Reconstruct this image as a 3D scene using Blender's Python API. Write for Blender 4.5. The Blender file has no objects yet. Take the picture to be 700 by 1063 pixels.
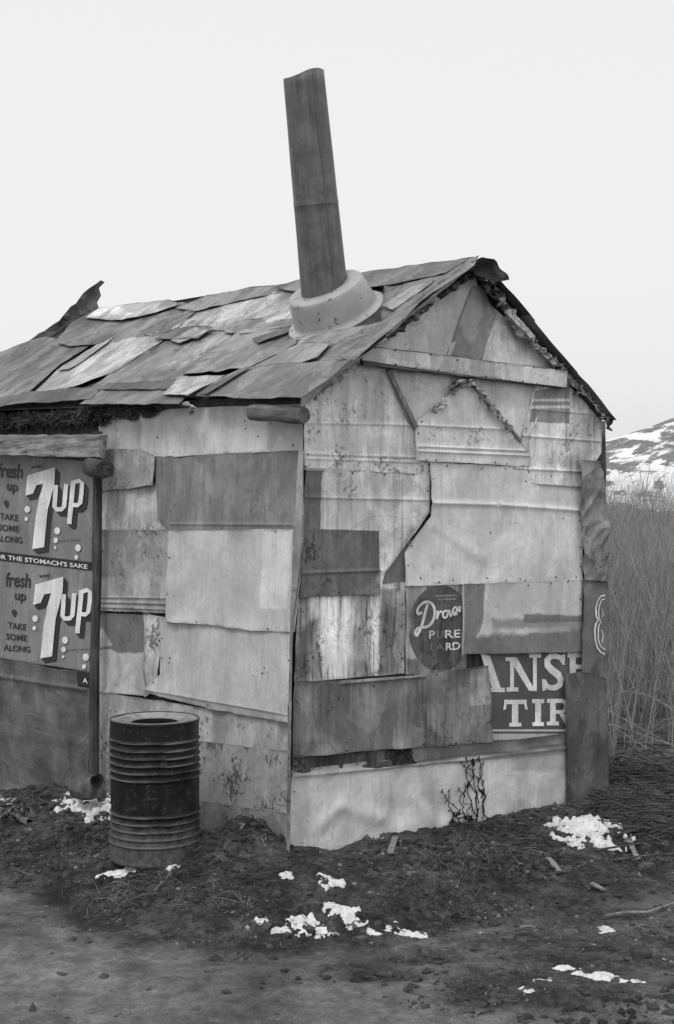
import bpy, bmesh, math, random
import numpy as np
from mathutils import Vector, Matrix
from mathutils.geometry import delaunay_2d_cdt

# ------------------------------------------------------------------ camera
SC = bpy.context.scene
COL = SC.collection
PW, PH, F = 700.0, 1063.0, 1476.4
CAMZ = 1.55
PITCH = math.radians(-0.43)
cd = bpy.data.cameras.new('camera'); cam = bpy.data.objects.new('camera', cd); COL.objects.link(cam)
cam.location = (0, 0, CAMZ); cam.rotation_euler = (math.pi/2 + PITCH, 0, 0)
cd.sensor_fit = 'VERTICAL'; cd.sensor_height = 36.0; cd.lens = 50.0
cd.clip_start = 0.05; cd.clip_end = 6000
SC.camera = cam
SC.render.resolution_x = 674; SC.render.resolution_y = 1024
SC.view_settings.view_transform = 'Standard'; SC.view_settings.look = 'None'
SC.view_settings.gamma = 1.0; SC.view_settings.exposure = 0.0
SC.view_settings.use_curve_mapping = False
SC.cycles.max_bounces = 5; SC.cycles.diffuse_bounces = 3

# ------------------------------------------------------------------ sky and sun (hazy overcast, monochrome film)
SUN_EL, SUN_AZ = math.radians(52), math.radians(-25)   # azimuth measured from -Y (behind the camera) towards +X
W = bpy.data.worlds.new('World'); SC.world = W; W.use_nodes = True
nt = W.node_tree; nt.nodes.clear()
sky = nt.nodes.new('ShaderNodeTexSky'); sky.sky_type = 'NISHITA'; sky.sun_disc = False
sky.sun_elevation = SUN_EL; sky.sun_rotation = math.radians(155)
sky.air_density = 1.5; sky.dust_density = 6.0; sky.ozone_density = 1.0
bw = nt.nodes.new('ShaderNodeRGBToBW'); nt.links.new(sky.outputs[0], bw.inputs[0])
pw = nt.nodes.new('ShaderNodeMath'); pw.operation = 'POWER'; pw.inputs[1].default_value = 0.09
nt.links.new(bw.outputs[0], pw.inputs[0])
ml = nt.nodes.new('ShaderNodeMath'); ml.operation = 'MULTIPLY'; ml.inputs[1].default_value = 7.95
nt.links.new(pw.outputs[0], ml.inputs[0])
bg = nt.nodes.new('ShaderNodeBackground'); bg.inputs[1].default_value = 0.1
nt.links.new(ml.outputs[0], bg.inputs[0])
wo = nt.nodes.new('ShaderNodeOutputWorld'); nt.links.new(bg.outputs[0], wo.inputs[0])
sl = bpy.data.lights.new('sun', 'SUN'); sl.energy = 1.3; sl.angle = math.radians(18); sl.color = (1, 1, 1)
so = bpy.data.objects.new('sun', sl); COL.objects.link(so)
sd = Vector((math.sin(SUN_AZ)*math.cos(SUN_EL), -math.cos(SUN_AZ)*math.cos(SUN_EL), math.sin(SUN_EL)))
so.rotation_euler = sd.to_track_quat('Z', 'Y').to_euler(); so.location = (0, -3, 8)

# ------------------------------------------------------------------ helpers: pixels and space
cp, sp = math.cos(PITCH), math.sin(PITCH)
CAM = np.array([0, 0, CAMZ])
def ray(px, py):
    x, y = (px-PW/2)/F, -(py-PH/2)/F
    return np.array([x, cp - y*sp, sp + y*cp])
def project(P):
    d = np.asarray(P, float)-CAM
    f = d[1]*cp+d[2]*sp; u = -d[1]*sp+d[2]*cp
    return np.array([PW/2+F*d[0]/f, PH/2-F*u/f])
def atY(px, py, Y):
    r = ray(px, py); return CAM + r*(Y/r[1])
def atZ(px, py, Z):
    r = ray(px, py); return CAM + r*((Z-CAMZ)/r[2])
def unit(v): v = np.asarray(v, float); return v/np.linalg.norm(v)

# vectorised value noise
def _h(ix, iy, iz, seed):
    n = (ix*374761393 + iy*668265263 + iz*2147483647 + seed*1274126177) & 0xffffffff
    n = ((n ^ (n >> 13))*1274126177) & 0xffffffff
    n = ((n ^ (n >> 16))*2246822519) & 0xffffffff
    return ((n ^ (n >> 15)) & 0xffff)/65535.0
def vnoise(x, y, z=0.0, seed=0):
    x = np.asarray(x, float); y = np.asarray(y, float); z = np.zeros_like(x)+z
    ix, iy, iz = np.floor(x).astype(np.int64), np.floor(y).astype(np.int64), np.floor(z).astype(np.int64)
    fx, fy, fz = x-ix, y-iy, z-iz
    fx, fy, fz = [f*f*f*(f*(f*6-15)+10) for f in (fx, fy, fz)]
    r = 0
    for a in (0, 1):
        for b in (0, 1):
            for c in (0, 1):
                w = (fx if a else 1-fx)*(fy if b else 1-fy)*(fz if c else 1-fz)
                r = r + w*_h(ix+a, iy+b, iz+c, seed)
    return r*2-1
def fbm(x, y, z=0.0, seed=0, octv=4, gain=0.5):
    r = 0; a = 1.0; t = 0
    for i in range(octv):
        r = r + a*vnoise(np.asarray(x)*2**i, np.asarray(y)*2**i, z, seed+i*17); t += a; a *= gain
    return r/t

# ------------------------------------------------------------------ helpers: objects
def tag(o, label=None, cat=None, group=None, kind=None):
    if label: o['label'] = label
    if cat: o['category'] = cat
    if group: o['group'] = group
    if kind: o['kind'] = kind
    return o
def empty(name, loc, label=None, cat=None, group=None):
    o = bpy.data.objects.new(name, None); COL.objects.link(o); o.location = Vector(loc); o.empty_display_size = 0.2
    return tag(o, label, cat, group)
def wloc(o):
    v = Vector((0, 0, 0))
    while o: v += o.location; o = o.parent
    return v
def mk(name, verts, faces, mats, parent=None, smooth=True, uvs=None, mi=None, thick=0, edge=None, origin=None):
    v = np.asarray(verts, float)
    c = v.mean(0) if origin is None else np.asarray(origin, float)
    me = bpy.data.meshes.new(name); me.from_pydata((v-c).tolist(), [], [tuple(int(i) for i in f) for f in faces])
    o = bpy.data.objects.new(name, me); COL.objects.link(o)
    for m in (mats if isinstance(mats, (list, tuple)) else [mats]): me.materials.append(m)
    if mi is not None: me.polygons.foreach_set('material_index', list(mi))
    if smooth: me.polygons.foreach_set('use_smooth', [True]*len(me.polygons))
    if uvs is not None:
        uvl = me.uv_layers.new(name='UVMap'); uvs = np.asarray(uvs, float)
        li = np.zeros(len(me.loops), int); me.loops.foreach_get('vertex_index', li)
        uvl.data.foreach_set('uv', uvs[li].ravel())
    if edge is not None:
        a = me.attributes.new('edge', 'FLOAT', 'POINT'); a.data.foreach_set('value', np.asarray(edge, float))
    if thick:
        s = o.modifiers.new('thickness', 'SOLIDIFY'); s.thickness = thick; s.offset = -1
    if parent is not None:
        o.parent = parent; o.location = Vector(c)-wloc(parent)
    else: o.location = Vector(c)
    me.update()
    return o

# ------------------------------------------------------------------ helpers: materials
class NB:
    def __init__(s, name):
        s.m = bpy.data.materials.new(name); s.m.use_nodes = True; s.t = s.m.node_tree; s.t.nodes.clear()
        s.out = s.t.nodes.new('ShaderNodeOutputMaterial'); s.b = s.t.nodes.new('ShaderNodeBsdfPrincipled')
        s.t.links.new(s.b.outputs[0], s.out.inputs[0])
    def n(s, ty): return s.t.nodes.new(ty)
    def put(s, sock, v):
        if isinstance(v, bpy.types.NodeSocket): s.t.links.new(v, sock)
        else: sock.default_value = v
    def math(s, op, a, b=None, c=None, clamp=False):
        n = s.n('ShaderNodeMath'); n.operation = op; n.use_clamp = clamp
        s.put(n.inputs[0], a)
        if b is not None: s.put(n.inputs[1], b)
        if c is not None: s.put(n.inputs[2], c)
        return n.outputs[0]
    def vec(s, op, a, b=None):
        n = s.n('ShaderNodeVectorMath'); n.operation = op; s.put(n.inputs[0], a)
        if b is not None: s.put(n.inputs[1], b)
        return n.outputs['Value'] if op == 'DOT_PRODUCT' else n.outputs[0]
    def noise(s, co, scale, detail=4, rough=0.55, dist=0.0):
        n = s.n('ShaderNodeTexNoise'); s.put(n.inputs['Vector'], co); n.inputs['Scale'].default_value = scale
        n.inputs['Detail'].default_value = detail; n.inputs['Roughness'].default_value = rough; n.inputs['Distortion'].default_value = dist
        return n.outputs['Fac']
    def ramp(s, v, a, b, lo=0.0, hi=1.0):
        n = s.n('ShaderNodeMapRange'); n.interpolation_type = 'SMOOTHSTEP'; s.put(n.inputs[0], v)
        n.inputs[1].default_value = a; n.inputs[2].default_value = b; s.put(n.inputs[3], lo); s.put(n.inputs[4], hi)
        return n.outputs[0]
    def mix(s, f, a, b):   # scalars
        n = s.n('ShaderNodeMix'); n.data_type = 'FLOAT'; s.put(n.inputs[0], f); s.put(n.inputs[2], a); s.put(n.inputs[3], b)
        return n.outputs[0]
    def uv(s, off=(0, 0, 0), scale=(1, 1, 1)):
        t = s.n('ShaderNodeUVMap'); t.uv_map = 'UVMap'
        return s.mapv(t.outputs[0], off, scale)
    def obj(s, off=(0, 0, 0), scale=(1, 1, 1)):
        t = s.n('ShaderNodeTexCoord'); return s.mapv(t.outputs['Object'], off, scale)
    def geo(s, off=(0, 0, 0), scale=(1, 1, 1)):
        t = s.n('ShaderNodeNewGeometry'); return s.mapv(t.outputs['Position'], off, scale)
    def mapv(s, v, off, scale):
        m = s.n('ShaderNodeMapping'); s.put(m.inputs[0], v); m.inputs['Location'].default_value = off; m.inputs['Scale'].default_value = scale
        return m.outputs[0]
    def fin(s, val, rough=0.6, bump=None, bs=0.3, bd=0.01, metal=0.0, spec=0.4):
        c = s.n('ShaderNodeCombineColor')
        v = s.math('MAXIMUM', val, 0.004)
        for i in range(3): s.put(c.inputs[i], v)
        s.put(s.b.inputs['Base Color'], c.outputs[0]); s.put(s.b.inputs['Roughness'], rough)
        s.b.inputs['Metallic'].default_value = metal; s.b.inputs['Specular IOR Level'].default_value = spec
        if bump is not None:
            b = s.n('ShaderNodeBump'); b.inputs['Strength'].default_value = bs; b.inputs['Distance'].default_value = bd
            s.put(b.inputs['Height'], bump); s.put(s.b.inputs['Normal'], b.outputs[0])
        return s.m

def lin(g):
    g = g/255.0
    return g/12.92 if g <= 0.04045 else ((g+0.055)/1.055)**2.4

SEED = [0]
GAIN = 1.0
def tin(g, K=0.62, blotch=0.22, streak=0.14, rust=0.15, speck=0.25, masks=(), rough=0.5, edged=0.35, streak_h=False, wrinkle=0.25):
    """weathered sheet tin, printed cans or cardboard: g = tone seen in the photo (0..255), K = light on that face"""
    SEED[0] += 1; sd_ = SEED[0]
    b = NB('weathered_sheet_%d' % sd_); off = (sd_*3.71 % 17, sd_*5.13 % 13, 0)
    co = b.uv(off)
    base = min(lin(g)/K, 0.82)
    v = base
    warp = b.noise(b.uv((off[0]+4, off[1]+2, 0)), 9, 5, 0.6)
    raw = b.uv()
    for mk_ in masks:
        poly, gval, soft, wob = mk_[:4]
        amount = mk_[4] if len(mk_) > 4 else 1.0
        w = b.math('MULTIPLY', b.math('SUBTRACT', warp, 0.5), wob)
        P = np.asarray(poly); c = P.mean(0); d = None
        for i in range(len(P)):
            p, q = P[i], P[(i+1) % len(P)]; e = unit(q-p); n_ = np.array([-e[1], e[0]])
            if n_ @ (c-p) < 0: n_ = -n_
            dd = b.math('SUBTRACT', b.vec('DOT_PRODUCT', raw, (n_[0], n_[1], 0)), float(n_ @ p))
            d = dd if d is None else b.math('MINIMUM', d, dd)
        d = b.math('ADD', d, w)
        f = b.ramp(d, -soft, soft, 0, amount)
        v = b.mix(f, v, min(lin(gval)/K, 0.82))
    # large blotches
    bl = b.noise(co, 3.2, 6, 0.62, 0.4)
    v = b.math('MULTIPLY', v, b.ramp(bl, 0.33, 0.67, 1-blotch*0.8, 1+blotch*0.6))
    pe = b.noise(b.uv((off[0]+6, off[1]+1, 0), (1.0, 0.7, 1)), 4.5, 10, 0.62, 0.7)      # old paint and bleached metal meet in hard ragged edges
    v = b.math('MULTIPLY', v, b.ramp(pe, 0.50, 0.525, 1.0, 1-blotch*0.9)); v = b.math('MULTIPLY', v, b.ramp(pe, 0.41, 0.42, 1+blotch*0.5, 1.0))
    # streaks that run down the sheet
    st = b.noise(b.uv(off, (3, 34, 1) if streak_h else (34, 3.0, 1)), 1.0, 5, 0.65)
    v = b.math('MULTIPLY', v, b.ramp(st, 0.45, 0.75, 1.0, 1-streak))
    st2 = b.noise(b.uv((off[0]+9, off[1], 0), (4, 60, 1) if streak_h else (11, 0.9, 1)), 1.0, 4, 0.5)
    v = b.math('MULTIPLY', v, b.ramp(st2, 0.3, 0.7, 1-streak*0.6, 1+streak*0.35))
    run = b.noise(b.uv((off[0]+3, off[1]+5, 0), (5, 75, 1) if streak_h else (75, 2.2, 1)), 1.0, 5, 0.6, 0.4)
    gate = b.ramp(b.noise(b.uv((off[0]+5, off[1]+9, 0), (9, 2.5, 1)), 1.0, 3, 0.5), 0.48, 0.6)
    v = b.math('MULTIPLY', v, b.math('SUBTRACT', 1.0, b.math('MULTIPLY', b.math('MULTIPLY', b.ramp(run, 0.5, 0.66), gate), min(0.75, streak*1.3))))
    # rust patches: clusters of fine pits
    ru = b.noise(co, 5.0, 5, 0.6, 0.6); fi = b.noise(co, 42, 8, 0.72, 0.3)
    rs_ = b.math('ADD', b.math('MULTIPLY', ru, 0.48), b.math('MULTIPLY', fi, 0.52))
    rf = b.ramp(rs_, 0.61-rust*0.20, 0.655-rust*0.16, 0, min(1, 0.4+rust*1.4))
    v = b.mix(rf, v, b.math('MULTIPLY', v, 0.30))
    # light rubbed areas, pinholes, fine scratches, crease lines
    rub = b.noise(b.uv((off[0]+1, off[1]+8, 0)), 9, 8, 0.7, 0.5)
    v = b.math('MULTIPLY', v, b.ramp(rub, 0.52, 0.6, 1.0, 1.0+0.16*min(1, speck*2)))
    sk = b.noise(co, 85, 5, 0.75)
    v = b.math('MULTIPLY', v, b.ramp(sk, 0.6, 0.7, 1, 1-min(0.75, speck*1.5)))
    wh = b.noise(b.uv((off[0]+2, off[1]+7, 0), (90, 5, 1)), 1.0, 3, 0.6, 2.0)
    v = b.math('MULTIPLY', v, b.ramp(wh, 0.68, 0.76, 1, 1-speck*0.8))
    v = b.math('MULTIPLY', v, b.ramp(fi, 0.3, 0.7, 1.08, 0.92))
    cr1 = b.math('ABSOLUTE', b.math('SUBTRACT', b.noise(b.uv((off[0], off[1]+3, 0), (2.6, 2.0, 1)), 1.0, 2, 0.4, 0.6), 0.5))
    cr2 = b.math('ABSOLUTE', b.math('SUBTRACT', b.noise(b.uv((off[1], off[0], 0), (5, 3.0, 1)), 1.0, 2, 0.4, 0.3), 0.5))
    crs = b.math('ADD', b.ramp(cr1, 0, 0.012, 1, 0), b.math('MULTIPLY', b.ramp(cr2, 0, 0.008, 1, 0), 0.6))
    v = b.math('MULTIPLY', v, b.math('SUBTRACT', 1.0, b.math('MULTIPLY', crs, 0.05)))
    # darker ragged band along the sheet edges
    at = b.n('ShaderNodeAttribute'); at.attribute_name = 'edge'
    ed = b.math('ADD', at.outputs['Fac'], b.math('MULTIPLY', b.math('SUBTRACT', warp, 0.5), 0.06))
    v = b.math('MULTIPLY', v, b.ramp(ed, -0.008, 0.013, 1-edged, 1.0))
    r = b.mix(rf, b.ramp(rub, 0.3, 0.7, rough-0.08, rough+0.15), 0.9)
    hb = b.math('ADD', b.math('MULTIPLY', ru, 0.5), b.math('ADD', b.math('MULTIPLY', fi, 0.12), b.math('MULTIPLY', crs, 0.12)))
    return b.fin(v, r, hb, wrinkle+0.1, 0.012, spec=0.35)

def wood(g, K=0.62, seed=1, along='X', gap=0.5, rz=0.0):
    b = NB('old_wood_%d' % seed); sc = {'X': (3, 45, 45), 'Y': (45, 3, 45), 'Z': (45, 45, 3)}[along]
    def rot(off, scl):
        m = b.n('ShaderNodeMapping'); b.put(m.inputs[0], b.obj()); m.inputs['Rotation'].default_value = (0, 0, rz); return b.mapv(m.outputs[0], off, scl)
    co = rot((seed, seed*2.3, 0), sc); a = b.noise(co, 1.0, 6, 0.65, 0.3)
    bl = b.noise(b.obj((seed, 0, 0)), 5, 5, 0.6)
    v = b.math('MULTIPLY', b.ramp(a, 0.3, 0.7, lin(g)/K*(1-gap), lin(g)/K*1.35), b.ramp(bl, 0.3, 0.7, 0.7, 1.25))
    cr = b.noise(rot((seed*3, 0, 0), tuple(q*1.4 for q in sc)), 1.0, 3, 0.5)
    v = b.math('MULTIPLY', v, b.ramp(cr, 0.3, 0.38, 0.3, 1))
    return b.fin(v, 0.85, a, 0.6, 0.006, spec=0.2)
def plain(name, val, rough=0.7, var=0.2, scale=20, bs=0.3, bd=0.005, spec=0.3):
    b = NB(name); a = b.noise(b.obj(), scale, 6, 0.6); c = b.noise(b.obj((3, 1, 2)), scale/6, 4, 0.6)
    v = b.math('MULTIPLY', val, b.math('MULTIPLY', b.ramp(a, 0.3, 0.7, 1-var, 1+var), b.ramp(c, 0.3, 0.7, 1-var, 1+var)))
    return b.fin(v, rough, a, bs, bd, spec=spec)

# ------------------------------------------------------------------ helpers: surfaces the sheets are nailed to
class Plane:
    def __init__(s, O, U, N):
        s.O = np.asarray(O, float); s.U = unit(U); s.N = unit(N); s.V = unit(np.cross(s.N, s.U))
        if s.V[2] < 0: s.V = -s.V
    def hit(s, px, py, h=0.0):
        r = ray(px, py); O = s.O+s.N*h; t = ((O-CAM) @ s.N)/(r @ s.N); return CAM+r*t
    def uv(s, px, py, h=0.0):
        d = s.hit(px, py, h)-s.O; return np.array([d @ s.U, d @ s.V])
    def pos(s, uv, h):
        uv = np.asarray(uv); h = np.asarray(h)
        return s.O + uv[..., 0:1]*s.U + uv[..., 1:2]*s.V + h[..., None]*s.N
class Patch:   # bilinear roof slope
    def __init__(s, A, B, Cc, D):   # A near eave, B far eave, Cc near ridge, D far ridge
        s.A, s.B, s.C, s.D = [np.asarray(q, float) for q in (A, B, Cc, D)]
        s.Lu = np.linalg.norm(s.B-s.A); s.Lv = np.linalg.norm(s.C-s.A)
        n = unit(np.cross(s.B-s.A, s.C-s.A)); s.N = n if n[2] > 0 else -n
    def base(s, uv):
        a = (uv[..., 0:1]/s.Lu); b = (uv[..., 1:2]/s.Lv)
        sag = -0.03*np.sin(np.pi*np.clip(a, 0, 1))*np.sin(np.pi*np.clip(b, 0, 1))
        return (1-a)*(1-b)*s.A+a*(1-b)*s.B+(1-a)*b*s.C+a*b*s.D + sag*s.N
    def pos(s, uv, h): return s.base(np.asarray(uv, float))+np.asarray(h)[..., None]*s.N
    def uv(s, px, py, h=0.0):
        q = np.array([s.Lu*0.4, s.Lv*0.5]); t = np.array([px, py], float)
        for _ in range(25):
            f = project(s.base(q)+h*s.N)-t; e = 1e-3
            J = np.stack([(project(s.base(q+[e, 0])+h*s.N)-t-f)/e, (project(s.base(q+[0, e])+h*s.N)-t-f)/e], 1)
            q = q-np.linalg.solve(J, f)*0.9
        q[1] = min(q[1], s.Lv+0.012)
        return q

def segdist(P, A, B):
    d = B-A; t = np.clip(((P-A) @ d)/(d @ d+1e-12), 0, 1); return np.linalg.norm(P-A-t[:, None]*d, axis=1)
def inside(P, poly):
    x, y = P[:, 0], P[:, 1]; r = np.zeros(len(P), bool); n = len(poly)
    for i in range(n):
        (x1, y1), (x2, y2) = poly[i], poly[(i+1) % n]
        c = ((y1 > y) != (y2 > y)) & (x < (x2-x1)*(y-y1)/((y2-y1) if abs(y2-y1) > 1e-12 else 1e-12)+x1)
        r ^= c
    return r
def fill(poly, step, jit=0.0, seed=0, ridges=()):
    """polygon -> ragged outline, interior grid, triangles"""
    poly = np.asarray(poly, float); out = []
    n = len(poly)
    for i in range(n):
        p, q = poly[i], poly[(i+1) % n]; L = np.linalg.norm(q-p); k = max(1, int(L/step)); e = (q-p)/max(L, 1e-9); nn = np.array([-e[1], e[0]])
        for j in range(k):
            a = p+(q-p)*j/k
            w = (fbm(a[0]*14, a[1]*14, 0, seed+i, 3)*jit + vnoise(a[0]*4, a[1]*4, 0, seed+50+i)*jit*0.8) if (jit and j) else 0
            out.append(a+nn*w)
    out = np.array(out)
    lo, hi = out.min(0), out.max(0)
    gx = np.arange(lo[0]+step/2, hi[0], step); gy = np.arange(lo[1]+step/2, hi[1], step)
    if len(gx) and len(gy):
        G = np.stack(np.meshgrid(gx, gy), -1).reshape(-1, 2); G[:, 0] += (np.round((G[:, 1]-lo[1])/step) % 2)*step*0.5
        G = G[inside(G, out)]
        d = np.full(len(G), 9.0)
        for i in range(len(out)): d = np.minimum(d, segdist(G, out[i], out[(i+1) % len(out)])) if len(G) else d
        G = G[d > step*0.45]
        for a, b, w, _ in ridges:
            if w > 0.015 or not len(G): continue
            G = G[segdist(G, a, b) > 2.4*w]; L_r = np.linalg.norm(b-a); e = (b-a)/L_r; nn = np.array([-e[1], e[0]]); k_ = int(L_r/0.02)
            for o_ in (-2.2, -1.2, -0.5, 0, 0.5, 1.2, 2.2):
                q = a+e*np.linspace(0.0, L_r, k_+1)[:, None]+nn*o_*w; q = q[inside(q, out)]
                if not len(q): continue
                dd = np.full(len(q), 9.0)
                for i in range(len(out)): dd = np.minimum(dd, segdist(q, out[i], out[(i+1) % len(out)]))
                G = np.vstack([G, q[dd > 0.003]])
    else: G = np.zeros((0, 2))
    allp = np.vstack([out, G]); nb = len(out)
    r = delaunay_2d_cdt([Vector(p) for p in allp], [], [list(range(nb))], 1, 1e-7)
    V = np.array([[v.x, v.y] for v in r[0]]); Fc = r[2]
    d = np.full(len(V), 9.0)
    for i in range(nb): d = np.minimum(d, segdist(V, out[i], out[(i+1) % nb]))
    return V, Fc, d

NAIL = None
def sheet(name, surf, pts, layer, mat, parent, ridges=(), buckle=0.004, lift=0.010, jit=0.003, step=0.022, nails=0, uvmode='px', label=None, thick=0.0016, nailpts=None, crumple=0.0, tear=0.0):
    SEED[0] += 1; sd_ = SEED[0]
    h0 = layer*0.0055+buckle*0.5
    uv = np.array([surf.uv(*p, h0) for p in pts]) if uvmode == 'px' else np.asarray(pts, float)
    rs = [(surf.uv(*a, h0), surf.uv(*b, h0), w, hh) if uvmode == 'px' else (np.array(a), np.array(b), w, hh) for a, b, w, hh in ridges]
    V, Fc, d = fill(uv, step, jit, sd_, rs)
    def height(V, d=None):
        h = layer*0.0055 + buckle*(0.5+0.9*fbm(V[:, 0]*3.1+sd_, V[:, 1]*3.1, 0, sd_, 3))
        h = h + buckle*0.5*vnoise(V[:, 0]*11, V[:, 1]*9, 0, sd_+3)
        cr = vnoise(V[:, 0]*2.3+V[:, 1]*1.1, V[:, 1]*2.1-V[:, 0]*0.8, 0, sd_+21); h = h + 0.0035*np.exp(-np.abs(cr)/0.07) if buckle > 0.0025 else h
        if crumple: h = h + crumple*(1-1.4*np.abs(vnoise(V[:, 0]*9+V[:, 1]*5, V[:, 1]*4.5-V[:, 0]*3, 0, sd_+5))-0.8*np.abs(vnoise(V[:, 0]*13-V[:, 1]*9, V[:, 1]*8, 0, sd_+6)))*1.2
        for a, b, w, hh in rs:
            dd = segdist(V, a, b); h = h+hh*np.exp(-(dd/w)**2)
        if d is not None:
            l = np.clip(fbm(V[:, 0]*5, V[:, 1]*5, 0, sd_+9, 2)*1.6+0.15, 0, 1)
            h = h + 0.8*lift*l*np.exp(-d/0.022)
        return h
    h = height(V, d)
    P = surf.pos(V, h); mats = [mat]; mi = [0]*len(Fc); faces = [list(f) for f in Fc]; UV = V.copy(); E = d.copy()
    n0 = np.cross(P[faces[0][1]]-P[faces[0][0]], P[faces[0][2]]-P[faces[0][0]])
    if n0 @ surf.N < 0: faces = [f[::-1] for f in faces]
    cnt = {}
    for f in faces:
        for a, b in zip(f, f[1:]+f[:1]): cnt[(a, b)] = 1
    n1 = len(P); back = P-surf.N*thick; faces += [[i+n1 for i in f[::-1]] for f in faces]; P = np.vstack([P, back]); UV = np.vstack([UV, UV]); E = np.concatenate([E, E*0]); mi = mi*2
    bd = [(a, b) for (a, b) in cnt if (b, a) not in cnt]; rimv = []; k0 = len(P)
    for a, b in bd: faces.append([k0+1, k0, k0+2, k0+3]); mi.append(0); rimv += [a, b, a+n1, b+n1]; k0 += 4
    P = np.vstack([P, P[rimv]]); UV = np.vstack([UV, UV[rimv]]); E = np.concatenate([E, np.zeros(len(rimv))])
    # nail heads along the border
    rnd = random.Random(sd_)
    NP = []
    if nails:
        c = uv.mean(0)
        for i in range(len(uv)):
            a, b_ = uv[i], uv[(i+1) % len(uv)]; L = np.linalg.norm(b_-a)
            for j in range(int(L/nails)+1):
                t = (j+0.3+rnd.random()*0.4)/(int(L/nails)+1); p = a+(b_-a)*t; p = p+(c-p)*min(0.5, 0.018/max(np.linalg.norm(c-p), 1e-6))
                if rnd.random() < 0.75: NP.append(p)
    if nailpts: NP += [surf.uv(*p, h0) for p in nailpts]
    if NP:
        mats.append(NAIL)
        V2 = [P]; U2 = [UV]; E2 = [E]; base = len(P)
        for p in NP:
            r_ = 0.0035+rnd.random()*0.0015; hh = float(height(np.array([p]))[0])
            ring = np.array([p+r_*np.array([math.cos(k*math.pi/3), math.sin(k*math.pi/3)]) for k in range(6)])
            V2 += [surf.pos(ring, np.full(6, hh+0.0005)), surf.pos(ring*0.75+p*0.25, np.full(6, hh+0.004))]
            U2 += [ring, ring]; E2 += [np.ones(12)]
            for k in range(6): faces.append([base+k, base+(k+1) % 6, base+6+(k+1) % 6, base+6+k]); mi.append(1)
            faces.append([base+6+k for k in range(6)]); mi.append(1)
            base += 12
        P = np.vstack(V2); UV = np.vstack(U2); E = np.concatenate(E2)
    o = mk(name, P, faces, mats, parent, crumple < 0.01, UV, mi, 0, E)
    if label: o['label'] = label
    height.h0 = h0; o_h = height
    return o, o_h

def decal(name, surf, hf, polys, mat, parent, off=0.003, uvmode='px', step=0.03):
    """paint on a sheet: polygons (pixels) laid on the sheet's own surface, one mesh"""
    Vs, Fs, Us = [], [], []; base = 0
    for i, pl in enumerate(polys):
        uv = np.array([surf.uv(*p, hf.h0+off) for p in pl]) if uvmode == 'px' else np.asarray(pl, float)
        V, Fc, d = fill(uv, step)
        P = surf.pos(V, hf(V)+off+i*0.00003)
        f0 = Fc[0]; n0 = np.cross(P[f0[1]]-P[f0[0]], P[f0[2]]-P[f0[0]])
        fl = n0 @ surf.N < 0
        for f in Fc: Fs.append([base+k for k in (f[::-1] if fl else f)])
        Vs.append(P); Us.append(V); base += len(V)
    return mk(name, np.vstack(Vs), Fs, mat, parent, True, np.vstack(Us))
def stroke(pts, w):
    """polyline -> list of quads (pixels), mitred as one ribbon polygon"""
    p = np.asarray(pts, float); w = np.full(len(p), w) if np.isscalar(w) else np.asarray(w)
    L, R = [], []
    for i in range(len(p)):
        a = p[max(i-1, 0)]; b = p[min(i+1, len(p)-1)]; e = unit(b-a); n = np.array([-e[1], e[0]])
        L.append(p[i]+n*w[i]/2); R.append(p[i]-n*w[i]/2)
    return [[tuple(L[i]), tuple(L[i+1]), tuple(R[i+1]), tuple(R[i])] for i in range(len(p)-1)]
def disc(cx, cy, rx, ry=None, n=18): 
    ry = ry or rx
    return [(cx+rx*math.cos(2*math.pi*k/n), cy+ry*math.sin(2*math.pi*k/n)) for k in range(n)]
def text_decal(name, surf, hf, lines, mat, parent, off=0.003):
    """lines: (string, baseline-left px, baseline-right px, cap height px, shear, bold); one object per line of writing"""
    for s_, a, b, hgt, shear, bold in lines:
        cu = bpy.data.curves.new('lettering', 'FONT'); cu.body = s_; cu.offset = bold; cu.resolution_u = 3
        ob = bpy.data.objects.new('lettering_source', cu); COL.objects.link(ob)
        bpy.context.view_layer.update()
        me = bpy.data.meshes.new_from_object(ob.evaluated_get(bpy.context.evaluated_depsgraph_get()))
        v = np.array([q.co[:] for q in me.vertices]); fs = [list(p.vertices) for p in me.polygons]
        bpy.data.objects.remove(ob); bpy.data.curves.remove(cu); bpy.data.meshes.remove(me)
        x0, x1 = v[:, 0].min(), v[:, 0].max(); a_, b_ = np.array(a, float), np.array(b, float)
        up = np.array([0, -1.0])*hgt/0.73
        px = a_+((v[:, 0:1]-x0)/(x1-x0))*(b_-a_)+v[:, 1:2]*up+np.array([1.0, 0])*v[:, 1:2]*shear*hgt
        V = np.array([surf.uv(*p, hf.h0+off) for p in px]); P = surf.pos(V, hf(V)+off); n0 = np.zeros(3)
        for f in fs: n0 += np.cross(P[f[1]]-P[f[0]], P[f[2]]-P[f[0]])
        fl = n0 @ surf.N < 0
        mk(name, P, [f[::-1] if fl else f for f in fs], mat, parent, False, V)

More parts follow.
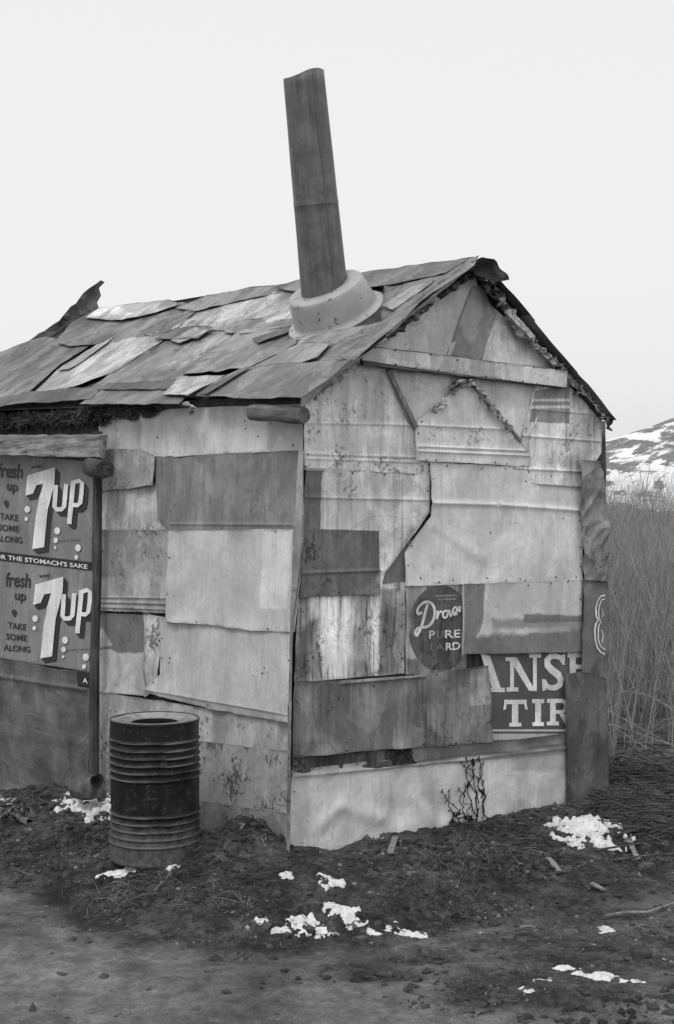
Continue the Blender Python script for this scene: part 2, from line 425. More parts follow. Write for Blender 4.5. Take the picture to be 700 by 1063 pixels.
def tube(path, radii, n=10, cap=True, wob=0.0, seed=0):
    path = [np.asarray(p, float) for p in path]; V, Fc = [], []
    m = len(path); radii = [radii]*m if np.isscalar(radii) else radii
    t0 = unit(path[1]-path[0]); a = unit(np.cross(t0, [0.13, 0.31, 0.94] if abs(t0[2]) < 0.9 else [1, 0, 0]))
    for i in range(m):
        t = unit(path[min(i+1, m-1)]-path[max(i-1, 0)]); a = unit(a-t*(a @ t)); b = np.cross(t, a)
        for k in range(n):
            an = 2*math.pi*k/n; r = radii[i]
            if wob: r *= 1+wob*float(vnoise(math.cos(an)*1.7+i*0.35, math.sin(an)*1.7, i*0.3, seed))
            V.append(path[i]+(a*math.cos(an)+b*math.sin(an))*r)
    for i in range(m-1):
        for k in range(n): Fc.append([i*n+k, i*n+(k+1) % n, (i+1)*n+(k+1) % n, (i+1)*n+k])
    if cap:
        Fc += [[m*n+k for k in range(n)][::-1], [m*n+n+k for k in range(n)]]; V += V[:n]+V[(m-1)*n:m*n]
    return V, Fc
def bar(A, B, wvec, hvec, k=14, wob=0.004, seed=0):
    """plank from A to B, cross-section vectors wvec (width) and hvec (thickness), a little uneven"""
    A, B, wv, hv = [np.asarray(q, float) for q in (A, B, wvec, hvec)]; V, Fc = [], []
    prof = [(-.5, -.5), (0, -.5), (.5, -.5), (.5, 0), (.5, .5), (0, .5), (-.5, .5), (-.5, 0)]
    for i in range(k+1):
        c = A+(B-A)*i/k
        for j, (p, q) in enumerate(prof):
            e = [float(vnoise(i*0.6+seed, j*0.9+c_*3, 0, seed+c_))*wob for c_ in range(3)]
            V.append(c+wv*p+hv*q+np.array(e))
    n = 8
    for i in range(k):
        for j in range(n): Fc.append([i*n+j, i*n+(j+1) % n, (i+1)*n+(j+1) % n, (i+1)*n+j])
    Fc += [list(range(n))[::-1], [k*n+j for j in range(n)]]
    return V, Fc
def crumple(path, width, amp, step=0.012, rows=7, seed=0, N=np.array([0, -1, 0.2])):
    """a ribbon of rag or torn paper, pushed into folds"""
    path = [np.asarray(p, float) for p in path]; V, Fc = [], []; pts = []
    for a, b in zip(path[:-1], path[1:]):
        k = max(2, int(np.linalg.norm(b-a)/step)); pts += [a+(b-a)*i/k for i in range(k)]
    pts.append(path[-1]); m = len(pts)
    for i, c in enumerate(pts):
        t = unit(pts[min(i+1, m-1)]-pts[max(i-1, 0)]); s_ = unit(np.cross(t, N)); w = width*(0.65+0.5*float(vnoise(i*0.23, 5, 0, seed)))
        for j in range(rows):
            q = j/(rows-1)-0.5
            e = np.array([float(vnoise(i*0.55, j*0.9, c_*7, seed+c_)) for c_ in range(3)])
            V.append(c+s_*q*w+np.asarray(N)*(0.3*amp+amp*float(vnoise(i*0.8, j*1.3, 3, seed+11)))+e*amp*0.7)
    for i in range(m-1):
        for j in range(rows-1):
            if _h(i, j, 0, seed) > 0.06: Fc.append([i*rows+j, i*rows+j+1, (i+1)*rows+j+1, (i+1)*rows+j])
    return V, Fc

# ------------------------------------------------------------------ the plan of the shack
RD = unit([0.809, 0.588, 0]); LD = unit([-0.65, 0.76, 0])
C0 = atY(299, 887, 6.25); C1 = atY(315, 415, 6.25)
gN = unit(np.cross(RD, C1-C0)); gN = gN if gN[1] < 0 else -gN
sN = unit(np.cross(LD, C1-C0)); sN = sN if sN[1] < 0 else -sN
GA = Plane(C0, RD, gN)      # gable wall
SI = Plane(C0, LD, sN)      # side wall
R0 = GA.hit(632, 843); R1 = GA.hit(628, 432); AP = GA.hit(497, 270)
LEN = 3.70
FC0 = C0+LD*LEN; FC1 = C1+LD*LEN+[0, 0, .1]; FR0 = R0+LD*LEN; FR1 = R1+LD*LEN+[0, 0, .1]
NE = GA.hit(313, 413, 0.07); NR = GA.hit(497, 266, 0.07)
NR = NR-np.array([0, 0, 0.035]); RIDGE_FAR = atY(88, 326, 9.69)
FE = SI.hit(-71, 429, 0.10)
RE_ = GA.hit(633, 434, 0.07); RF = RE_+(RIDGE_FAR-NR)+np.array([0, 0, 0.02])
ROOF = Patch(NE, FE, NR, RIDGE_FAR)
ROOF2 = Patch(RE_, RF, NR, RIDGE_FAR)

# ------------------------------------------------------------------ ground
FOOT = [C0[:2], R0[:2], FR0[:2], FC0[:2]]
def hutdist(x, y):
    P = np.stack([x, y], 1); d = np.full(len(P), 99.0)
    for i in range(4): d = np.minimum(d, segdist(P, FOOT[i], FOOT[(i+1) % 4]))
    d[inside(P, FOOT)] = 0
    return d
def sm(v, a, b): t = np.clip((v-a)/(b-a), 0, 1); return t*t*(3-2*t)
DIRT = atZ(258, 884, 0.0)
def gz(x, y, detail=True):
    x = np.atleast_1d(np.asarray(x, float)); y = np.atleast_1d(np.asarray(y, float))
    d = hutdist(x, y)
    side = (np.stack([x, y], 1)-C0[:2]) @ LD[:2]      # how far back along the side wall
    front = (np.stack([x, y], 1)-C0[:2]) @ RD[:2]
    left = sm(side, 1.95, 2.5)*(front < 0.2)
    berm = 0.135*(1-sm(d+0.12*fbm(x*1.8, y*1.8, 0, 5, 3), 0.25, 1.0))*(1-0.95*left)
    z = -0.13 - 0.05*left + berm + 0.02*fbm(x*0.5, y*0.5, 0, 3, 3)*sm(np.hypot(x, y-6), 1, 8)
    z = z + 0.11*np.exp(-(((x-(DIRT[0]-0.02))/0.17)**2+((y-(DIRT[1]+0.02))/0.2)**2))*1.25
    pile = atZ(640, 850, -0.1); z = z + 0.09*np.exp(-(((x-pile[0])/0.7)**2+((y-pile[1]-0.4)/0.5)**2))
    far = atZ(690, 805, -0.1); z = z + 0.14*np.exp(-(((x-far[0]-0.5)/1.6)**2+((y-far[1])/0.35)**2))
    if detail:
        rgh = np.clip(1-sm(d, 0.75, 1.15), 0, 1)*(1-left)
        rr = roughmask(x, y); rgh = np.maximum(rgh, rr)
        z = z + rgh*(0.026*fbm(x*5, y*5, 0, 21, 5, 0.6)+0.03*np.clip(fbm(x*15, y*15, 0, 33, 4, 0.7)-0.05, -0.05, 1)*(0.4+0.9*sm(fbm(x*2, y*2, 0, 37, 2), -0.3, 0.3))) + 0.003*fbm(x*12, y*12, 0, 41, 4)
        # wheel ruts that sweep round the berm
        rut = np.sin((d-1.15)*9)*np.exp(-((d-1.45)/0.35)**2)*(1-rr)
        z = z + 0.010*rut
    r = np.hypot(x, y)
    z = z - 0.02*sm(r, 10, 40)
    return z
def roughmask(x, y):
    # clods in the lower right of the yard and beyond the shack on the right
    c = atZ(620, 1010, -0.12); m = 1.25*np.exp(-(((x-c[0])/1.0)**2+((y-c[1])/0.5)**2))
    m = m*(0.55+1.1*fbm(x*3, y*4, 0, 61, 4))
    q = sm(x+0.9*(y-5.2), 0.1, 1.3)*(0.30+0.5*fbm(x*2.2, y*3.5, 0, 63, 4)); m = np.maximum(m, q)
    f = sm(x-0.25*(y-6), 1.2, 1.9)*sm(y, 5.9, 6.8)
    return np.clip(np.maximum(m, f), 0, 1)
def gz1(x, y, detail=True): return float(gz(x, y, detail)[0])
def gpt(px, py, lift=0.0):
    z = -0.1
    for _ in range(6):
        P = atZ(px, py, z); z = gz1(P[0], P[1], False)
    return np.array([P[0], P[1], z+lift])

def axis(lo, hi, fine, far_lo, far_hi, g=1.16):
    a = list(np.arange(lo, hi, fine)); s_ = fine; p = a[-1]
    while p < far_hi: s_ *= g; p += s_; a.append(p)
    s_ = fine; p = lo; b = []
    while p > far_lo: s_ *= g; p -= s_; b.append(p)
    return np.array(b[::-1]+a)
gx = axis(-2.3, 3.0, 0.017, -2500, 2500); gy = axis(3.9, 8.3, 0.017, -2500, 2500)
GX, GY = np.meshgrid(gx, gy); fx_, fy_ = GX.ravel(), GY.ravel()
Z = gz(fx_, fy_); nx, ny = len(gx), len(gy)
idx = np.arange(nx*ny).reshape(ny, nx)
quads = np.stack([idx[:-1, :-1], idx[:-1, 1:], idx[1:, 1:], idx[1:, :-1]], -1).reshape(-1, 4)

def ground_mat():
    b = NB('dirt_yard'); co = b.geo()
    at = b.n('ShaderNodeAttribute'); at.attribute_name = 'edge'     # 1 = loose dark berm earth, 0 = packed track
    n1 = b.noise(co, 2.2, 7, 0.6); n2 = b.noise(co, 30, 7, 0.68); n3 = b.noise(co, 120, 4, 0.7); n4 = b.noise(co, 9, 6, 0.6, 0.5)
    f = b.ramp(b.math('ADD', at.outputs['Fac'], b.math('MULTIPLY', b.math('SUBTRACT', n4, 0.5), 0.9)), 0.3, 0.75)
    v = b.mix(f, 0.135, 0.060)
    v = b.math('MULTIPLY', v, b.ramp(n1, 0.3, 0.7, 0.68, 1.3)); v = b.math('MULTIPLY', v, b.ramp(n4, 0.35, 0.65, 0.78, 1.2))
    v = b.math('MULTIPLY', v, b.ramp(n2, 0.3, 0.7, b.mix(f, 0.85, 0.6), b.mix(f, 1.15, 1.45))); v = b.math('MULTIPLY', v, b.ramp(n3, 0.25, 0.75, 0.8, 1.25))
    n5 = b.noise(b.geo((0, 0, 0), (1, 1, 1)), 6, 10, 0.75, 0.15); v = b.math('MULTIPLY', v, b.ramp(n5, 0.4, 0.6, b.mix(f, 0.8, 0.6), b.mix(f, 1.15, 1.5)))
    v = b.math('ADD', v, b.ramp(n3, 0.62, 0.74, 0, 0.08))
    h = b.math('MULTIPLY', b.math('ADD', b.math('MULTIPLY', n2, 1.0), b.math('MULTIPLY', n3, 0.35)), b.mix(f, 0.4, 1.2))
    return b.fin(v, 0.95, h, 0.9, 0.02, spec=0.15)
def darkness(x, y):
    d = hutdist(x, y); side = (np.stack([x, y], 1)-C0[:2]) @ LD[:2]; front = (np.stack([x, y], 1)-C0[:2]) @ RD[:2]
    left = sm(side, 1.95, 2.5)*(front < 0.2)
    d = d+0.14*fbm(x*2.2, y*2.2, 0, 71, 4); q = 0.60*sm(x+0.6*(y-5), -0.5, 0.9)*(0.8+0.5*fbm(x*1.5, y*3, 0, 73, 3))
    return np.clip(np.maximum(np.maximum((1-sm(d, 0.7, 1.3))*(1-left), 0.9*roughmask(x, y)), q), 0, 1)
ground = mk('ground', np.stack([fx_, fy_, Z], 1), quads, ground_mat(), None, True, None, None, 0, darkness(fx_, fy_), origin=(0, 0, 0))
tag(ground, 'dark bare dirt yard with a packed wheel track curving round the shack', 'ground', kind='structure')

# clods and gravel
def rock_mesh(cnt, region, seed, smin, smax, name, mat, label, cat):
    rnd = np.random.RandomState(seed); V, Fc = [], []; base = 0
    bm = bmesh.new(); bmesh.ops.create_icosphere(bm, subdivisions=1, radius=1); bv = np.array([v.co[:] for v in bm.verts]); bf = [[v.index for v in f.verts] for f in bm.faces]; bm.free()
    pts = region(rnd, cnt); zz = gz(pts[:, 0], pts[:, 1])
    dk_ = darkness(pts[:, 0], pts[:, 1])
    for (x, y), z, q_ in zip(pts, zz, dk_):
        r = smin+(smax-smin)*rnd.rand()**(7 if q_ > 0.25 else 13); a = rnd.rand()*6.28; ca, sa = math.cos(a), math.sin(a)
        v = bv*(1+0.9*(rnd.rand(len(bv), 1)-0.5))*np.array([r*(0.8+0.5*rnd.rand()), r*(0.7+0.4*rnd.rand()), r*(0.6+0.4*rnd.rand())])
        v = v @ np.array([[ca, sa, 0], [-sa, ca, 0], [0, 0, 1]])+[x, y, z-r*0.1]
        V.append(v); Fc += [[base+i for i in f] for f in bf]; base += len(bv)
    o = mk(name, np.vstack(V), Fc, mat, None, False, origin=(0, 0, 0)); tag(o, label, cat, kind='stuff'); return o
def berm_region(rnd, cnt):
    out = []
    while len(out) < cnt:
        p = np.stack([rnd.uniform(-2.0, 3.2, 4000), rnd.uniform(4.0, 8.5, 4000)], 1)
        w = darkness(p[:, 0], p[:, 1])**2*0.9*(0.25+1.5*sm(fbm(p[:, 0]*2.5, p[:, 1]*2.5, 0, 81, 3), -0.15, 0.3))+0.012
        keep = (rnd.rand(len(p)) < w) & ~inside(p, FOOT); out += list(p[keep])
    return np.array(out[:cnt])
rock_mesh(40000, berm_region, 4, 0.0018, 0.024, 'rubble', plain('clod_earth', 0.055, 0.95, 0.45, 9, 0.5, 0.004), 'dark clods and small stones strewn over the berm and yard', 'rubble')
rock_mesh(7000, berm_region, 14, 0.0015, 0.013, 'gravel', plain('pale_stone', 0.17, 0.9, 0.5, 9, 0.5, 0.004), 'pale pebbles scattered among the dark clods', 'gravel')

# twigs, straw and chips lying in the dirt
def litter(cnt, seed):
    rnd = random.Random(seed); V, Fc = [], []; base = 0; rs = np.random.RandomState(seed); P = berm_region(rs, cnt)
    for x, y in P:
        L = 0.02+0.11*rnd.random()**3; a = rnd.random()*6.28; r = 0.0006+0.0008*rnd.random()
        q = []; zc = gz1(x, y)
        for t in (-0.5, 0, 0.5):
            xx, yy = x+math.cos(a+abs(t)*0.3)*L*t, y+math.sin(a+abs(t)*0.3)*L*t; q.append([xx, yy, zc+0.004+0.012*rnd.random()])
        v, f = tube(q, r, 4, False); V += v; Fc += [[i+base for i in ff] for ff in f]; base += len(v)
    o = mk('dead_grass', V, Fc, plain('dry_straw', 0.16, 0.9, 0.4, 12), None, True, origin=(0, 0, 0))
    tag(o, 'broken straw and twiggy litter lying in the berm dirt', 'litter', kind='stuff')
litter(900, 8)

def tufts():
    rnd = random.Random(6); V, Fc = [], []; base = 0
    spots = [(455, 905, 0.22, 170), (500, 885, 0.15, 60), (640, 890, 0.3, 80), (250, 930, 0.15, 25), (660, 820, 0.5, 260), (690, 800, 0.6, 300), (650, 792, 0.5, 260), (120, 925, .2, 50)]
    for px, py, sp_, cnt in spots:
        c = gpt(px, py)
        for i in range(cnt):
            x, y = c[0]+rnd.gauss(0, sp_*0.6), c[1]+rnd.gauss(0, sp_*0.5)
            if inside(np.array([[x, y]]), FOOT)[0]: continue
            z = gz1(x, y); L = 0.03+0.10*rnd.random()**2; a = rnd.random()*6.28; up_ = rnd.random()*0.8
            p = np.array([x, y, z]); d = np.array([math.cos(a), math.sin(a), up_])*L
            v, f = tube([p, p+d*0.5+[0, 0, 0.01], p+d*[1, 1, 0.5]], [0.0012, 0.0009, 0.0004], 3, False); V += v; Fc += [[k+base for k in q] for q in f]; base += len(v)
    tag(mk('dry_grass', V, Fc, plain('dry_grass_blade', 0.17, 0.9, 0.5, 12), None, True, origin=(0, 0, 0)), 'thin dry grass wisps matted on the dark berm and at the thicket foot', 'grass', kind='stuff')
tufts()
def brush_debris():
    rnd = random.Random(16); V, Fc = [], []; base = 0
    for i in range(420):
        px, py = rnd.uniform(632, 760), rnd.gauss(822, 24)
        c = gpt(px, max(786, py)); L = 0.08+0.3*rnd.random()**2; a = rnd.gauss(0, 0.5); r = 0.0015+0.004*rnd.random()
        p = c+[0, 0, 0.01+0.04*rnd.random()]; d = np.array([math.cos(a), math.sin(a), rnd.gauss(0, .18)])*L
        v, f = tube([p-d/2, p+[0, 0, 0.012*rnd.random()], p+d/2], [r, r*.8, r*.4], 4, False); V += v; Fc += [[k+base for k in q] for q in f]; base += len(v)
    tag(mk('brushwood', V, Fc, plain('rotting_brushwood', 0.07, 0.9, 0.6, 8), None, True, origin=(0, 0, 0)), 'dark fallen brushwood lying on the ground before the thicket', 'brushwood', kind='stuff')
brush_debris()
# snow
def snow_mat():
    b = NB('old_snow'); co = b.geo(); n1 = b.noise(co, 45, 7, 0.75); n2 = b.noise(co, 12, 6, 0.7); n3 = b.noise(co, 160, 3, 0.6)
    v = b.math('MULTIPLY', 0.80, b.ramp(n2, 0.35, 0.6, 0.72, 1.0)); v = b.math('MULTIPLY', v, b.ramp(n1, 0.55, 0.68, 1.0, 0.28)); v = b.math('MULTIPLY', v, b.ramp(n3, 0.3, 0.7, 0.85, 1.05))
    return b.fin(v, 0.8, b.math('ADD', n1, b.math('MULTIPLY', n3, 0.4)), 0.5, 0.01, spec=0.3)
SNOW = snow_mat()
def snow(px, py, rx, ry, seed, label, dens=0.15, thick=0.03, rot=0.0, fr=20):
    thick *= 0.75; rx *= 0.88; ry *= 0.88
    c = gpt(px, py); st = 0.007; ca, sa = math.cos(rot), math.sin(rot)
    n = int(max(rx, ry)*1.25/st); a = np.arange(-n, n+1)*st
    A, B = np.meshgrid(a, a); A, B = A.ravel(), B.ravel()
    x = c[0]+A; y = c[1]+B; u = (A*ca+B*sa)/rx; v = (-A*sa+B*ca)/ry; r = np.sqrt(u*u+v*v)
    m = dens+0.75*(1-r**1.6)*0.75-0.35+1.15*fbm(x*fr, y*fr, 0, seed, 4, 0.6)-0.1
    m = np.where(r > 1.2, -1, m)
    z = gz(x, y)+np.where(m > 0, thick*np.clip(m, 0, 1)**0.6*0.8+0.007*fbm(x*38, y*38, 0, seed, 4, 0.6)*np.clip(m*4, 0, 1), -0.012)
    k = len(a); id_ = np.arange(k*k).reshape(k, k); q = np.stack([id_[:-1, :-1], id_[:-1, 1:], id_[1:, 1:], id_[1:, :-1]], -1).reshape(-1, 4)
    keep = (m[q] > -0.03).any(1); q = q[keep]; used = np.unique(q); mp = -np.ones(k*k, int); mp[used] = np.arange(len(used))
    if len(used) < 10: return
    o = mk('snow_patch', np.stack([x, y, z], 1)[used], mp[q], SNOW); tag(o, label, 'snow', 'patches of old snow in the yard', 'stuff')
SNOWS = [(93, 838, 0.17, 0.34, 1, 'old snow heaped left of the steel drum at the door post', 0.22, 0.06, 0.5),
 (142, 903, 0.17, 0.05, 22, 'thin crust of snow at the foot of the steel drum', 0.34, 0.022, 0.0),
 (610, 862, 0.21, 0.2, 7, 'largest snow heap beside the bottom right corner of the shack', 0.3, 0.06, 0.0),
 (345, 915, 0.07, 0.10, 11, 'upper snow scrap of the chain in front of the gable wall', 0.25, 0.03, 0.6),
 (322, 962, 0.08, 0.10, 13, 'snow scrap lowest left in the chain in front of the gable', 0.26, 0.03, 0.9),
 (356, 945, 0.09, 0.13, 15, 'long snow scrap in the middle of the chain before the gable', 0.28, 0.035, 0.4),
 (410, 968, 0.16, 0.07, 19, 'flat snow scrap at the right end of the foreground chain', 0.2, 0.028, 0.1),
 (298, 907, 0.035, 0.035, 23, 'tiny snow lump below the shack corner', 0.4, 0.02, 0.0),
 (293, 941, 0.045, 0.04, 25, 'tiny snow lump left of the foreground chain', 0.25, 0.02, 0.0),
 (625, 967, 0.055, 0.05, 29, 'small lone snow lump on the right of the yard', 0.35, 0.022, 0.0),
 (632, 1012, 0.13, 0.05, 31, 'streak of snow among clods at the lower right', 0.22, 0.02, 0.0),
 (538, 1033, 0.06, 0.04, 37, 'snow specks among clods at the bottom of the yard', 0.15, 0.018, 0.0)]
SNOWS += [(575, 856, 0.07, 0.06, 51, 'scrap of snow on the near left flank of the large snow heap', 0.12, 0.02, 0.0),
 (428, 970, 0.05, 0.03, 53, 'speck of snow past the right end of the foreground chain', 0.2, 0.015, 0.0),
 (590, 1008, 0.06, 0.04, 55, 'broken specks of snow left of the lower right streak', 0.12, 0.016, 0.0),
 (655, 1018, 0.06, 0.04, 57, 'broken specks of snow at the end of the lower right streak', 0.12, 0.016, 0.0),
 (560, 1018, 0.05, 0.035, 59, 'faint snow specks between the clods near the bottom edge', 0.1, 0.014, 0.0),
 (272, 932, 0.04, 0.04, 61, 'faint snow speck on the bank below the side wall corner', 0.15, 0.014, 0.0),
 (178, 900, 0.05, 0.03, 63, 'bit of snow at the right foot of the steel drum', 0.25, 0.015, 0.0)]
for a in SNOWS: snow(*a)

# ------------------------------------------------------------------ hills beyond
def hill_mat():
    b = NB('snowy_hillside'); co = b.geo((0, 0, 0), (1, 1, 1.6))
    w = b.noise(b.geo((5, 3, 0), (1, 0.3, 1.6)), 0.07, 6, 0.6, 0.6)
    m_ = b.n('ShaderNodeMapping'); b.put(m_.inputs[0], b.geo((0, 0, 0), (1, 0.25, 1.8))); m_.inputs['Rotation'].default_value = (0, math.radians(38), 0)
    dg = b.noise(b.mapv(m_.outputs[0], (0, 0, 0), (0.09, 0.2, 0.42)), 1.0, 7, 0.66, 0.6)
    f = b.ramp(b.math('ADD', b.math('MULTIPLY', w, 0.5), b.math('MULTIPLY', dg, 0.5)), 0.478, 0.515)
    br = b.noise(co, 0.9, 5, 0.7)
    dark = b.ramp(br, 0.3, 0.7, 0.13, 0.26)
    f2 = b.math('MULTIPLY', f, b.ramp(br, 0.2, 0.45, 0.6, 1))
    return b.fin(b.mix(f2, dark, 0.8), 0.95, br, 0.3, 0.5, spec=0.1)
hx = np.linspace(-420, 420, 170); hy = np.linspace(150, 620, 90)
HX, HY = np.meshgrid(hx, hy); hxr, hyr = HX.ravel(), HY.ravel()
prof = 2.2+(np.clip((hxr/hyr+0.02), -0.6, 0.8))*95
bear = hxr/hyr
crest = (0.0435+0.33*np.clip(bear-0.19, -0.2, 0.25))*330 + 1.55
crest = np.maximum(crest, 330*0.02+1.5)
prog = sm(hyr, 170, 340)
hz_ = crest*prog*(1+0.02*fbm(hxr*0.02, hyr*0.02, 0, 77, 4)) + 2.5*fbm(hxr*0.03, hyr*0.03, 0, 70, 5)*prog - 1.5*(1-sm(hyr, 150, 175))
k = np.arange(len(hx)*len(hy)).reshape(len(hy), len(hx)); hq = np.stack([k[:-1, :-1], k[:-1, 1:], k[1:, 1:], k[1:, :-1]], -1).reshape(-1, 4)
hill = mk('hill', np.stack([hxr, hyr, hz_], 1), hq, hill_mat(), None, True, origin=(0, 300, 0))
tag(hill, 'brushy hillside streaked with snow rising to the right', 'hill', kind='structure')

# ------------------------------------------------------------------ willow thicket behind the shack
def thicket():
    rnd = random.Random(5); V, Fc = [], []; base = 0
    def add(path, r):
        nonlocal base
        v, f = tube(path, r, 3, False); V.extend(v); Fc.extend([[i+base for i in ff] for ff in f]); base += len(v)
    for i in range(8500):
        Y = 9.3+rnd.random()**1.25*17; X = rnd.uniform(0.155*Y-1.4, 0.36*Y+2.0) if i % 6 else rnd.uniform(-3, 9)
        if Y < 9.8 and rnd.random() < 0.4: continue
        Pn = np.array([X, Y]); 
        if inside(Pn[None], FOOT)[0]: continue
        h = (0.95+0.85*rnd.random()**0.7+0.028*(Y-9))*(1+0.15*float(vnoise(X*0.8, Y*0.8, 0, 9)))*(0.75 if Y < 10.5 and rnd.random() < .5 else 1.0); z = gz1(X, Y, False); lean = rnd.gauss(0, 0.13); ly = rnd.gauss(0, 0.08); ph = rnd.random()*6
        path = []
        for k_ in range(6):
            t = k_/5; path.append([X+lean*h*t*(0.5+t)+0.02*math.sin(ph+t*5), Y+ly*h*t, z-0.03+h*t])
        r0 = 0.0022+0.0028*rnd.random()
        if rnd.random() < 0.06: r0 *= 1.7
        add(path, [r0*(1-0.75*k_/5) for k_ in range(6)])
        for q in range(rnd.randint(2, 5)):
            t = 0.3+0.6*rnd.random(); s_ = int(t*5); p = np.array(path[s_]); L = 0.15+0.35*rnd.random(); a = rnd.choice([-1, 1])*(0.15+0.35*rnd.random())
            add([p, p+[L*math.sin(a)*0.55, rnd.gauss(0, .04), L*0.5], p+[L*math.sin(a), rnd.gauss(0, .05), L]], [r0*0.5, r0*0.4, r0*0.2])
    # bent and fallen stems near the ground
    for i in range(120):
        Y = 8.9+rnd.random()*2.4; X = rnd.uniform(0.17*Y-0.4, 0.3*Y+1.2); z = gz1(X, Y, False); L = 0.4+0.8*rnd.random(); a = rnd.choice([-1, 1])*(0.7+0.8*rnd.random())
        p = np.array([X, Y, z+0.02])
        add([p, p+[L*math.sin(a)*.5, rnd.gauss(0, .1), L*0.42*abs(math.cos(a))+.12], p+[L*math.sin(a), rnd.gauss(0, .1), L*abs(math.cos(a))*0.8+.05]], [0.003, 0.0025, 0.001])
    return V, Fc
v_, f_ = thicket()
def thick_mat():
    b = NB('bare_willow_bark'); n_ = b.noise(b.geo(), 1.3, 4, 0.6); n2 = b.noise(b.geo(), 14, 3, 0.6)
    return b.fin(b.math('MULTIPLY', b.ramp(n_, 0.35, 0.65, 0.22, 0.40), b.ramp(n2, 0.3, 0.7, 0.7, 1.2)), 0.9, spec=0.1)
tag(mk('willow_thicket', v_, f_, thick_mat(), None, True, origin=(3, 12, 0)), 'dense grey thicket of bare willow stems behind the shack', 'thicket', kind='stuff')

# ------------------------------------------------------------------ shack: carcass
NAIL = plain('rusty_nail', 0.03, 0.7, 0.2)
base_c = (C0+R0+FR0+FC0)/4
shack = empty('shack', (base_c[0], base_c[1], -0.1), 'squat gabled shack patched all over with flattened tin, sign scraps and cardboard', 'shack')
DARKW = wood(48, 0.5, 3, 'Z')
def prism(poly, N, t, lo=0.0):
    P = [np.asarray(p, float)-np.asarray(N)*lo for p in poly]; Q = [p-np.asarray(N)*t for p in P]; n = len(P)
    return P+Q, [list(range(n)), [n+i for i in range(n)][::-1]]+[[i, n+i, n+(i+1) % n, (i+1) % n] for i in range(n)]
dn = np.array([0, 0, -0.3])
def sub(p, d): return np.asarray(p)-unit(C1-C0)*d
v, f = prism([C0+dn, R0+dn-RD*.03, R1-RD*.03, AP, C1], gN, 0.05, 0.004); mk('gable_wall', v, f, DARKW, shack, False)
INS = RD*0.055
v, f = prism([C0+dn+INS, FC0+dn+INS, FC1+INS, C1+INS], sN, 0.05, -0.045+0.0)
mk('side_wall', v, f, DARKW, shack, False)
RN = -sN; RN = unit([RN[0], RN[1], 0])
INS = RD*0.085
v, f = prism([R0+dn-INS, FR0+dn-INS, FR1-INS, R1-INS], RN, 0.04, 0.0); mk('side_wall', v, f, DARKW, shack, False)
FAP = AP+LD*LEN+np.array([0, 0, .12])
v, f = prism([FC0+dn, FR0+dn, FR1, FAP, FC1], -gN, 0.05, 0.004); mk('gable_wall', v, f, DARKW, shack, False)
DECK = wood(50, 0.5, 5, 'X')
for R_ in (ROOF, ROOF2):
    g = np.stack(np.meshgrid(np.linspace(0.02, R_.Lu, 14), np.linspace(0.03, R_.Lv, 8)), -1).reshape(-1, 2)
    P = R_.pos(g, np.full(len(g), -0.004)); Q = R_.pos(g, np.full(len(g), -0.018))
    ii = np.arange(14*8).reshape(8, 14); q = np.stack([ii[:-1, :-1], ii[:-1, 1:], ii[1:, 1:], ii[1:, :-1]], -1).reshape(-1, 4)
    rim = list(ii[0, :])+list(ii[1:, -1])+list(ii[-1, :-1][::-1])+list(ii[1:-1, 0][::-1]); n = 14*8
    fs = [list(a) for a in q]+[[b+n for b in a[::-1]] for a in q]+[[rim[i], rim[(i+1) % len(rim)], rim[(i+1) % len(rim)]+n, rim[i]+n] for i in range(len(rim))]
    mk('roof_deck', np.vstack([P, Q]), fs, DECK, shack, True)

# ------------------------------------------------------------------ gable wall sheets
RZG = -math.atan2(RD[1], RD[0]); RZS = -math.atan2(LD[1], LD[0])
KG = 0.50
def gm(g, **k): return tin(g, K=KG, **k)
def gmask(poly, g, soft=0.004, wob=0.01, amt=1.0): return ([GA.uv(*p) for p in poly], g, soft, wob, amt)
def G(pts, layer, mat, **k): return sheet(k.pop('name', 'metal_sheet'), GA, pts, layer, mat, shack, step=k.pop('step', 0.02), **k)
# apex
G([(388, 352), (492, 280), (497, 300), (466, 372), (385, 372)], 1, gm(158, rust=0.15, blotch=0.15))
G([(512, 318), (560, 362), (584, 392), (498, 378)], 1, gm(168, rust=0.1))
G([(490, 298), (500, 296), (515, 326), (500, 374), (464, 368)], 2, gm(118, rust=0.25, blotch=0.3))
# triangles under the board
G([(398, 380), (490, 392), (486, 402), (431, 447), (424, 440)], 2, gm(160, blotch=0.12), nails=0)
G([(482, 390), (568, 402), (556, 440), (541, 466)], 3, gm(163, blotch=0.15, rust=0.1))
# upper left
G([(316, 419), (380, 368), (404, 380), (433, 440), (447, 480), (447, 492), (316, 488)], 1,
  gm(176, rust=0.32, streak=0.3, speck=0.5, blotch=0.15, masks=[gmask([(366, 385), (400, 390), (402, 440), (372, 440)], 120, 0.02, 0.16, 0.55)]),
  ridges=[((316, 439), (430, 441), 0.006, 0.006), ((316, 471), (440, 475), 0.006, 0.006), ((316, 476), (440, 480), 0.005, 0.005)], nails=0.25, buckle=0.005)
# middle "house" shaped piece
mid, _ = G([(431, 440), (484, 394), (541, 460), (549, 472), (550, 485), (431, 478)], 5, gm(163, rust=0.18, blotch=0.15),
  ridges=[((431, 441), (536, 446), 0.005, 0.005), ((431, 463), (548, 468), 0.005, 0.006), ((431, 468), (548, 473), 0.005, 0.006)], nails=0.09, lift=0.018)
